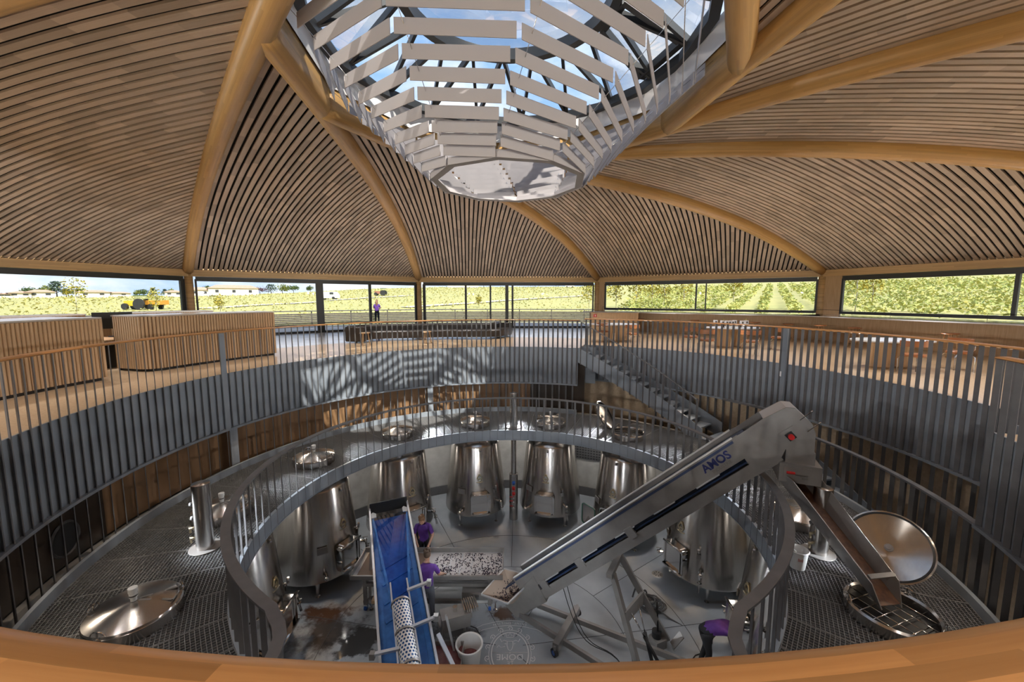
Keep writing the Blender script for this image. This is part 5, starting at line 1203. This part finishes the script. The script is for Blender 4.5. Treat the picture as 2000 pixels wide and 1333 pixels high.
# glasses, spittoons and bottles on the middle table
def wineglass(p, label, dark):
    t = thing('display_card' if not dark else 'spittoon', label, 'card' if not dark else 'spittoon', p, group='printed cards on the middle table' if not dark else 'black spittoons')
    if dark: b = MB(); b.lathe([(0, 0), (.05, 0), (.03, .03), (.03, .10), (.09, .24), (.085, .24)], 14, p); b.build('bowl', M['black'], t)
    else:
        b = MB(); b.lathe([(0, 0), (.05, 0), (.05, .005), (.008, .01), (.008, .12)], 12, p); b.build('stem', M['white'], t); b = MB(); b.prism([(-.06, -.05), (.06, -.05), (.06, .05), (-.06, .05)], .12, .26, None, p); b.build('card', M['paper'], t); b = MB(); b.box(p+Vector((0, -.052, .19)), (.06, .006, .07)); b.build('print', M['steel_d'], t)
gx = [(1390, 632, 0), (1398, 629, 0), (1402, 634, 1), (1407, 633, 0), (1414, 630, 0), (1421, 631, 0), (1428, 634, 1), (1438, 631, 0), (1446, 633, 0), (1458, 634, 1), (1465, 631, 0)]
gn = ['first from the left', 'second from the left', 'left of the pair', 'third from the left', 'fourth from the left', 'fifth from the left', 'in the middle', 'sixth from the left', 'seventh from the left', 'at the right end', 'last on the right']
for (x, y, dk), l in zip(gx, gn): p = at(x, y+8, .76); p = T2+Vector(((x-1430)*.0135, random.uniform(-.25, .25), .757)); wineglass(p, ('black spittoon ' if dk else 'small white printed card on the middle white table, ')+l+(' on the middle white table' if dk else ''), dk)
for k, x in enumerate((1409, 1471)):
    p = T2+Vector(((x-1430)*.0135, .1, .757)); t = thing('wine_bottle', 'slim wine bottle with yellow neck, '+('left' if k == 0 else 'right')+' one on the middle white table', 'bottle', p); b = MB(); b.lathe([(0, 0), (.038, 0), (.038, .19), (.014, .24), (.014, .31), (0, .31)], 14, p); b.build('bottle_body', M['frame'], t); b = MB(); b.lathe([(.016, .25), (.016, .315), (0, .316)], 12, p); b.build('capsule', mat('yellow capsule', (.5, .42, .05), .4), t)
# small hoop rails standing on the window counter
hoops = [(D__, 1183, 1226), (D__, 1270, 1320), (D__, 1365, 1420), (D__, 1475, 1538), (E__, 1604, 1681), (E__, 1757, 1854), (E__, 1948, 2040)]
for k, (ph, xa, xb) in enumerate(hoops):
    a, c = chord(ph); e = (c-a).normalized(); n = Vector((-e.y, e.x, 0)); n = n if n.dot(Vector((OX, OY, 0))-a) > 0 else -n
    q0, q1 = a+e*X(ph, xa, 612)+n*.55, a+e*X(ph, xb, 612)+n*.55; t = thing('counter_hoop', 'thin black wire hoop on the window counter, %s from the stair side' % ['first', 'second', 'third', 'fourth', 'fifth', 'sixth', 'seventh'][k], 'hoop', (q0.x, q0.y, 1.11)); b = MB()
    b.tube([Vector((q0.x, q0.y, 1.11)), Vector((q0.x, q0.y, 1.33)), Vector((q1.x, q1.y, 1.33)), Vector((q1.x, q1.y, 1.13))], .008, 5); b.build('wire', M['black'], t)
fs = thing('fire_sign', 'small red fire point sign on the oak counter end', 'sign', (4.2, 22, .8)); a, c = chord(D__); q = atY(1162.5, 617, 21.0); 
b = MB(); b.box(q, (.16, .015, .16), rz=-R(20)); b.build('sign_plate', M['redpl'], fs); b = MB(); b.box(q+Vector((0, -.012, 0)), (.035, .008, .09), rz=-R(20)); b.build('symbol', M['white'], fs)
cab = thing('end_cabinet', 'oak cabinet at the stair side end of the bar counter', 'cabinet', (5, 21.3, 0)); q0, q1 = at(1157, 660, 0), at(1246, 660, 0); 
cl = atY(1157, 613, 21.1); cr2 = atY(1246, 613, 21.1); b = MB(); b.box(((cl.x+cr2.x)/2, 21.3, .53), (cr2.x-cl.x, .4, 1.06), rz=-R(8)); b.build('cabinet_body', M['oak'], cab); b = MB(); b.box(((cl.x+cr2.x)/2, 21.3, 1.075), (cr2.x-cl.x+.06, .5, .03), rz=-R(8)); b.build('cabinet_top', M['oak'], cab)
# ================================================================ OUTSIDE
def lerp_tab(tab, x):
    if x <= tab[0][0]: return tab[0][1]
    for (a, b), (c, d) in zip(tab, tab[1:]):
        if x <= c: return b+(d-b)*(x-a)/(c-a)
    return tab[-1][1]
FAR = [(-180, 2), (-100, 1.8), (-52, 2.3), (-40, 3.0), (-30, 4.6), (-20, 7.2), (-10, 8.4), (10, 8.6), (20, 9.4), (33, 10.5), (50, 11.5), (90, 11.5), (180, 2)]
NEAR = [(-180, -.9), (-40, -.9), (-5, -.7), (14, -.3), (24, .35), (60, .5), (110, .3), (180, -.9)]
def terr(x, y):
    dx, dy = x-OX, y-OY; r = math.hypot(dx, dy); ph = math.degrees(math.atan2(dx, dy)); t = max(0, min(1.6, (r-24)/200)); n, f = lerp_tab(NEAR, ph), lerp_tab(FAR, ph)
    return n+(f-n)*(t if t < 1 else 1+.35*(t-1))+.06*sin(x*.21)*cos(y*.17)
b = MB(); NR, NPH = 46, 120; rs = [19+ (i/NR)**2.2*360 for i in range(NR+1)]
for i, r in enumerate(rs):
    for j in range(NPH):
        q = pc(r, 360*j/NPH); b.v.append(Vector((q.x, q.y, terr(q.x, q.y) if r > 23.4 else -.9+(terr(q.x, q.y)+.9)*(r-19)/4.4)))
for i in range(NR):
    for j in range(NPH):
        k = (j+1) % NPH; b.face((i*NPH+j, i*NPH+k, (i+1)*NPH+k, (i+1)*NPH+j), None, True)
M['field'] = mat('vineyard field', (.44, .395, .15), .9, col2=(.36, .355, .13), scale=.35, detail=9)
M['leafy'] = mat('vine leaves', (.46, .42, .11), .7, col2=(.26, .32, .08), scale=.9, detail=4)
M['leaf1'] = mat('dark green foliage', (.045, .085, .025), .8, col2=(.09, .13, .03), scale=.5); M['leaf2'] = mat('mid green foliage', (.10, .15, .03), .8, col2=(.18, .20, .04), scale=.5)
M['leaf3'] = mat('yellow foliage', (.38, .30, .04), .7, col2=(.28, .28, .05), scale=1.2); M['leaf4'] = mat('purple foliage', (.06, .02, .035), .8, col2=(.10, .035, .05), scale=.5); M['cedar'] = mat('blue green foliage', (.05, .085, .06), .8, col2=(.08, .12, .08), scale=.5)
M['bark'] = mat('bark', (.10, .075, .05), .9); M['birch'] = mat('pale bark', (.62, .56, .46), .8); M['render'] = mat('cream house wall', (.72, .66, .55), .85); M['rooft'] = mat('pale clay roof tiles', (.50, .34, .24), .85, col2=(.42, .27, .19), scale=2)
M['pathm'] = mat('pale gravel path', (.62, .55, .40), .9)
S(b.build('field', M['field']), label='yellow green vineyard field outside the windows')
def tpx(px, py):
    d = ray(px, py); t = 20.0
    while t < 420:
        q = d*t
        if CAMZ+q.z < terr(q.x, q.y): return Vector((q.x, q.y, terr(q.x, q.y)))
        t += .5
    q = d*300; return Vector((q.x, q.y, terr(q.x, q.y)))
def tplace(px, r):      # terrain point in the direction of a pixel column at ring distance r
    d = ray(px, 583); e = Vector((d.x, d.y, 0)).normalized(); t = 0
    while (e*t-Vector((OX, OY, 0))).length < r or t < 10: t += .5
    q = e*t; return Vector((q.x, q.y, terr(q.x, q.y)))
for k, (pp, wd, lab) in enumerate(((((395, 604), (470, 599), (540, 595), (618, 591)), 2.2, 'pale gravel path crossing the field on the left'), (((640, 588), (700, 584), (770, 580), (800, 578)), 2.0, 'pale gravel path climbing behind the woman'), (((790, 602), (880, 596), (960, 590), (1050, 584), (1155, 577)), 1.6, 'pale gravel path climbing behind the sofa'))):
    q = [tpx(*p) for p in pp]; b = MB()
    for a, c in zip(q, q[1:]):
        for i in range(6):
            u, w = a.lerp(c, i/6), a.lerp(c, (i+1)/6); sdv_ = (c-a).cross(Vector((0, 0, 1))).normalized()*wd
            b.quad(*[Vector((v.x, v.y, terr(v.x, v.y)+.12)) for v in (u-sdv_, w-sdv_, w+sdv_, u+sdv_)])
    S(b.build('path', M['pathm']), label=lab)
def cards(b, c, rad, n, size, sc=(1, 1, 1)):
    for i in range(n):
        d = Vector((random.gauss(0, 1), random.gauss(0, 1), random.gauss(0, 1))); d.normalize(); d *= random.random()**.4
        q = c+Vector((d.x*rad*sc[0], d.y*rad*sc[1], d.z*rad*sc[2])); u = Vector((random.uniform(-1, 1), random.uniform(-1, 1), random.uniform(-.6, .6))).normalized(); w = u.cross(Vector((random.uniform(-1, 1), random.uniform(-1, 1), random.uniform(-1, 1)))).normalized(); s = size*random.uniform(.6, 1.3)
        k = len(b.v); b.v += [q-u*s-w*s*.6, q+u*s-w*s*.6, q+u*s+w*s*.6, q-u*s+w*s*.6]; b.face((k, k+1, k+2, k+3))
random.seed(11)
# vine rows on the right run away from the building; the other fields carry rows across the slope
b = MB(); dr = Vector((sin(R(33)), cos(R(33)), 0)); pr_ = Vector((dr.y, -dr.x, 0))
for i in range(-14, 44):
    for j in range(0, 300):
        q = Vector((OX, OY, 0))+pr_*(i*1.9)+dr*(j*.42+random.uniform(-.1, .1)); rr = (q-Vector((OX, OY, 0))).length; ph = math.degrees(math.atan2(q.x-OX, q.y-OY))
        if rr < 24.5 or rr > 100 or ph < 19 or ph > 100: continue
        if rr > 45 and j % 2: continue
        z = terr(q.x, q.y); f = 1 if rr < 45 else 1.5; cards(b, Vector((q.x, q.y, z+.55)), .42*f, 11 if rr < 45 else 7, .085*f, (1, 1, .95))
o = b.build('vine_rows', M['leafy']); tag(o, 'leafy vine rows filling the windows on the right', 'vines', kind='stuff')
b = MB()
for i in range(34):
    rr = 27+i*3.2+i*i*.06
    n = int(R(88)*rr/(.9+rr*.006))
    for j in range(n):
        ph = -72+88*j/n; q = pc(rr+random.uniform(-.2, .2)+ph*.05, ph); z = terr(q.x, q.y); cards(b, Vector((q.x, q.y, z+.25)), .42+rr*.002, 4, .075+rr*.0009, (1.2, 1.2, .55))
o = b.build('vine_rows', M['field']); tag(o, 'low yellowing vine rows on the slope beyond the terrace', 'vines', kind='stuff')
def tree(p, h, w, kind, label):
    t = thing('tree', label, 'tree', p, group='trees beyond the vineyard')
    lm = M[{'d': 'leaf1', 'm': 'leaf2', 'y': 'leaf3', 'p': 'leaf4', 'c': 'cedar'}[kind]]; b = MB(); b.cyl(p-Vector((0, 0, .3)), p+Vector((0, 0, h*.5)), h*.035, 7, h*.02); b.build('trunk', M['bark'], t)
    b = MB()
    if kind == 'c':
        for k in range(6): zz = .35+.11*k; cards(b, p+Vector((0, 0, h*zz)), w*.5*(1.05-.14*k), 60, h*.05, (1, 1, .22))
    else:
        for k in range(7):
            a = random.uniform(0, 2*pi); d = random.uniform(.1, .32); cards(b, p+Vector((w*d*cos(a), w*d*sin(a), h*random.uniform(.42, .76))), w*.26, 55, h*.05, (1, 1, .9*h/max(w, .1)*.9 if h < w else 1))
        cards(b, p+Vector((0, 0, h*.62)), w*.42, 130, h*.05, (1, 1, max(.5, h*.40/(w*.42)*.85)))
    b.build('crown', lm, t); return t
TR = [(55, 18, 24, 'd', 'dark round tree between the two low houses at the far left'), (78, 15, 13, 'm', 'small green tree left of the big blue green cedar'), (92, 19, 18, 'm', 'green tree touching the cedar on its left'), (112, 25, 38, 'c', 'big blue green cedar at the far left'), (130, 14, 16, 'y', 'yellowing tree right of the cedar'), (148, 18, 28, 'd', 'dark broad tree behind the yellowing one'), (178, 9, 30, 'm', 'low pale tree on the roofs left of the gap'), (269, 11, 12, 'm', 'first small tree past the gap in the skyline'), (281, 12, 18, 'd', 'dark round tree next to the conifer'), (300, 14, 14, 'c', 'pointed conifer left of the oak column'), (323, 12, 12, 'c', 'slim blue green tree close to the oak column'), (335, 13, 10, 'm', 'thin tree just left of the oak column'),
      (407, 16, 20, 'd', 'dark tree between the two houses right of the column'), (421, 12, 14, 'm', 'small tree beside the long villa'), (441, 14, 30, 'm', 'light green tree behind the long villa'), (508, 12, 30, 'p', 'purple leaved shrub tree beside the long villa'), (530, 15, 26, 'c', 'grey green tree right of the purple one'), (552, 15, 28, 'm', 'green tree above the desk end'), (574, 13, 22, 'd', 'dark tree left of the white sky gap'), (607, 11, 14, 'd', 'dark tree beside the thick door frame'), (945, 12, 26, 'd', 'dark tree beside the white house above the sofa'), (1045, 10, 36, 'm', 'low green tree at the slope top behind the sofa'), (1085, 10, 26, 'd', 'dark tree at the slope top right of the sofa'), (1480, 9, 40, 'd', 'dark tree above the vine rows'), (1530, 10, 34, 'm', 'green tree above the vine rows near the white house'), (1680, 10, 44, 'd', 'dark tree at the top of the vineyard window'), (1790, 9, 40, 'm', 'green tree in the middle of the vineyard window'), (1870, 10, 36, 'd', 'dark tree left of the cream house on the right'), (1965, 9, 36, 'm', 'green tree right of the cream house')]
for px, hp2, wp2, kd, lb in TR:
    p = tplace(px, 205); D = p.y; tree(p, hp2*D/777*1.3, wp2*D/777*1.2, kd, lb)
def house(px, hp2, wp2, label):
    p = tplace(px, 198); p.z += .6; D = p.y; w, h = wp2*D/777, hp2*D/777*1.25; t = thing('house', label, 'house', p, group='houses beyond the vineyard'); dp = max(6, w*.5); az = math.atan2(p.x, p.y); Mr = Matrix.Rotation(-az, 3, 'Z'); hw = h*.62
    b = MB(); b.box(p+Vector((0, 0, hw/2-.3)), (w, dp, hw+.6), Mr); b.build('wall', M['render'], t)
    b = MB(); e = .5; q = [p+Mr @ Vector(v) for v in ((-w/2-e, -dp/2-e, hw), (w/2+e, -dp/2-e, hw), (w/2+e, dp/2+e, hw), (-w/2-e, dp/2+e, hw), (-w/2+dp*.3, 0, h), (w/2-dp*.3, 0, h))]; b.v += q
    for f in ((0, 1, 5, 4), (2, 3, 4, 5), (1, 2, 5), (3, 0, 4), (0, 3, 2, 1)): b.face(f)
    b.build('roof', M['rooft'], t)
    for k in range(max(2, int(w/5))):
        b = MB(); b.box(p+Mr @ Vector((-w/2+(k+.5)*w/max(2, int(w/5)), -dp/2-.03, hw*.5)), (1.1, .1, hw*.45), Mr); b.build('window', M['frame'], t)
for a in ((9, 5, 15, 'tiny pale house at the picture edge on the left'), (40, 8, 28, 'low cream house left of the dark round tree'), (81, 10, 36, 'cream house under the big cedar'), (184, 9, 44, 'long row house right of the cedar'), (228, 6, 40, 'low farm building in the gap of the skyline'), (340, 8, 26, 'pale house just left of the oak column'), (391, 12, 32, 'pale house just right of the oak column'), (458, 14, 78, 'long villa with a wide tiled roof'), (905, 9, 58, 'white house at the slope top above the sofa'), (1590, 9, 26, 'white house above the end of the vine rows'), (1925, 11, 28, 'cream house at the far right above the vineyard')): house(*a)
def sapling(px, r, h, label, bush=False):
    p = tplace(px, r); t = thing('sapling', label, 'tree', p, group='young trees near the windows'); b = MB(); b.tube([p-Vector((0, 0, .2)), p+Vector((.04, 0, h*.4)), p+Vector((-.03, .03, h*.8)), p+Vector((0, 0, h))], [.05, .04, .025, .008], 6)
    for k in range(6): a = k*1.1; z = h*(.4+.08*k); b.tube([p+Vector((0, 0, z)), p+Vector((.5*cos(a), .5*sin(a), z+.45))], [.018, .006], 5)
    b.build('trunk', M['birch'], t); b = MB(); cards(b, p+Vector((0, 0, h*.66)), h*.30, 200 if not bush else 220, .10, (.8, .8, 1.25)); b.build('leaves', M['leaf3'], t)
for px, r, h, l in ((147, 60, 4.6, 'yellow green young tree in front of the left window'), (303, 60, 3.4, 'yellow green young tree near the tractor'), (428, 55, 2.6, 'thin young tree in front of the long villa'), (935, 50, 1.8, 'small yellow bush on the slope above the sofa'), (1150, 36, 3.6, 'yellow birch left of the oak post by the stairs'), (1203, 31, 3.6, 'first yellow birch right of the oak post'), (1242, 31, 3.8, 'second yellow birch in the bar window'), (1273, 31, 3.7, 'third yellow birch, fullest crown in the bar window'), (1297, 32, 3.2, 'fourth yellow birch in the bar window'), (1335, 31, 3.4, 'yellow birch left of the black window bar'), (1432, 33, 3.6, 'pale bare birch in front of the vine rows'), (1672, 31, 3.8, 'pale bare birch right of the broad oak panel'), (1703, 33, 3.2, 'smaller bare birch in the vineyard window')): sapling(px, r, h, l)
# vehicles in the field
def tractor(p, label, body, k=1.0):
    t = thing('tractor', label, 'tractor', p); b = MB(); b.box(p+Vector((-1.0*k, 0, 1.0*k)), (1.9*k, .9*k, .8*k)); b.build('bonnet', body, t); b = MB(); b.box(p+Vector((.6*k, 0, 1.5*k)), (1.3*k, 1.3*k, 1.3*k)); b.build('cab', M['glass'], t); b = MB(); b.box(p+Vector((.6*k, 0, 2.2*k)), (1.5*k, 1.4*k, .15*k)); b.build('cab_roof', M['leaf1'], t)
    for x, rr in ((-1.5, .5), (.7, .85)):
        for sy in (-1, 1): b = MB(); b.cyl(p+Vector((x*k, sy*.6*k, rr*k)), p+Vector((x*k, sy*.9*k, rr*k)), rr*k, 16); b.build('wheel', M['rubber'], t)
tractor(tplace(270, 80), 'green cabbed tractor parked in the field at the left', mat('yellow paint', (.6, .42, .03), .4))
def trailer(p, label, m, w=3.6):
    t = thing('trailer', label, 'trailer', p); b = MB(); b.box(p+Vector((0, 0, 1.1)), (w, 1.8, .7)); b.build('box_body', m, t); b = MB(); b.beam(p+Vector((-w/2-1, 0, .6)), p+Vector((w/2, 0, .7)), .2, .15); b.build('drawbar', M['frame'], t)
    for sy in (-1, 1): b = MB(); b.cyl(p+Vector((.4, sy*.8, .45)), p+Vector((.4, sy*1.0, .45)), .45, 14); b.build('wheel', M['rubber'], t)
trailer(tplace(298, 80), 'orange farm trailer behind the tractor', mat('orange paint', (.65, .28, .03), .5))
def van(p, label, m):
    t = thing('van', label, 'van', p); b = MB(); b.prism([(-2.2, .4), (2.2, .4), (2.2, 1.2), (1.5, 1.9), (-2.2, 1.9)], 0, 1.8, XZ, p+Vector((0, .9, 0))); b.build('van_body', m, t); b = MB(); b.box(p+Vector((1.0, -.92, 1.5)), (.9, .04, .5)); b.build('window', M['frame'], t)
    for x in (-1.4, 1.4): b = MB(); b.cyl(p+Vector((x, -.95, .38)), p+Vector((x, .95, .38)), .38, 14); b.build('wheel', M['rubber'], t)
van(tpx(643, 586), 'small white van on the gravel path', M['white']); tractor(tpx(745, 578), 'distant brown harvesting tractor up the slope behind the woman', mat('brown paint', (.35, .16, .10), .5), .9)
van(tplace(1112, 190), 'white van parked at the top of the slope right of the sofa', M['white'])
cbx = thing('crate', 'cardboard and white crate standing in front of the left window', 'crate', tplace(148, 40)); p = tplace(148, 40); b = MB(); b.box(p+Vector((0, 0, .55)), (1.1, .8, 1.1)); b.build('crate_body', mat('cardboard', (.5, .36, .22), .8), cbx); b = MB(); b.box(p+Vector((-.45, -.3, .6)), (.35, .5, 1.25)); b.build('white_side', M['white'], cbx)
# terrace
b = MB(); b.arc(18.3, 23.5, -.3, -.03, -66, 20, 2); S(b.build('floor_terrace', mat('grey terrace boards', (.33, .31, .30), .5)), label='grey terrace outside the glass doors')
par = thing('terrace_parapet', 'dark slatted parapet with a top rail along the terrace', 'parapet', pc(23.3, -22, 0)); M['slatd'] = mat('weathered dark slats', (.075, .062, .055), .7, col2=(.11, .095, .085), scale=6)
for k in range(7): b = MB(); b.arc(23.26, 23.30, .02+.118*k, .115+.118*k, -66, 20, 2); b.build('slat', M['slatd'], par)
b = MB(); b.arc(23.22, 23.34, .96, 1.02, -66, 20, 2); b.build('top_rail', M['steel_d'], par)
for k in range(15): b = MB(); b.box(pc(23.34, -66+86*k/14, .48), (.06, .06, 1.0), rz=-R(-66+86*k/14)); b.build('post', M['steel_d'], par)
b = MB(); b.arc(17.9, 20.2, 3.02, 3.2, 0, 360, 4); S(b.build('roof_eave', M['steel_d']), label='dark underside of the roof overhang')
# ================================================================ ADDED FILL LIGHTS AND THE DESK LAMP
def spot(name, loc, target, power, col=(1, .95, .87), size=60, rad=.05, blend=.8):
    l = bpy.data.lights.new(name, 'SPOT'); l.energy = power; l.color = col; l.spot_size = R(size); l.spot_blend = blend; l.shadow_soft_size = rad
    o = bpy.data.objects.new(name, l); COL.objects.link(o); o.location = loc
    o.rotation_euler = (Vector(target)-Vector(loc)).to_track_quat('-Z', 'Y').to_euler(); return o
# added upward fill, with no fittings, brightens the slatted dome
for k in range(30):
    ph = -171+12*k; spot('added_floor_fill', pc(14.3, ph, .03), pc(13.6, ph, 5), UP_A, UPC, size=130, blend=.5)
for k in range(18):
    ph = -165+20*k
    if not -124 < ph < -54: spot('added_floor_fill', pc(8.75, ph, .03), pc(8.0, ph, 5), UP_B, UPC, size=110, blend=.6)
# added fill from behind the camera brightens the far side of the void
for k in range(10):
    ph = (PH0+36*k) % 360
    if 80 < ph < 280: spot('added_far_fill', pc(17.4, ph-1, 2.45), pc(9, ph+180, -.9), 450, (1, .98, .95), size=34, rad=.1, blend=1); spot('added_far_wash', pc(17.4, ph+1, 2.5), pc(16, ph+180, .7), 1500, (1, .96, .90), size=50, rad=.1, blend=1)
# added warm fill for the walkway, then added cool fill for the vats opposite
for k in range(24):
    ph = -150+12.5*k; spot('added_walkway_fill', pc(6.9 if ph < 20 or ph > 75 else 7.9, ph, -1.45), pc(6.2, ph, -3), 12, (1, .84, .66), 130, .04)
for k in range(12):
    ph = -160+27*k
    if abs(ph) < 126: spot('added_vat_fill', pc(6.95, ph, -1.45), pc(4.0, ph+180, FV), 600, (.88, .94, 1), 44, .12)
for k in range(9):  # added neutral fill between the vats, brightens hall floor and wall
    ph = 1+27*(k-4.5)+13.5; l = bpy.data.lights.new('added_hall_area_fill', 'AREA'); l.energy = 14; l.shape = 'DISK'; l.size = .4; l.color = (1, .97, .93)
    o = bpy.data.objects.new('added_hall_area_fill', l); COL.objects.link(o); o.location = pc(6.2, ph, MZ-.36)
# added downward fill under the dome brightens the upper floor and rails
for k in range(22):
    ph = -176+360/22*k; spot('added_dome_fill', pc(11.2, ph, 4.72), pc(11.2, ph, 0), 230, (1, .96, .92), 92, .05, .6)
for k in range(16):
    ph = -180+22.5*k; spot('added_dome_fill', pc(8.4, ph, 5.15), pc(8.2, ph, 0), 130, (1, .96, .92), 84, .05, .6)
spot('desk_lamp', pc(11.5, -77.5, 1.32), pc(11.5, -77.5, 0), 16, (1, .60, .26), 140, .05)
for ph in (-20, 0, 20):        # more of the added vat fill, from the viewer's side
    spot('added_vat_fill', pc(7.0, ph+180, -1.38), pc(4.6, ph, FV+1), 480, (.88, .94, 1), 36, .1)
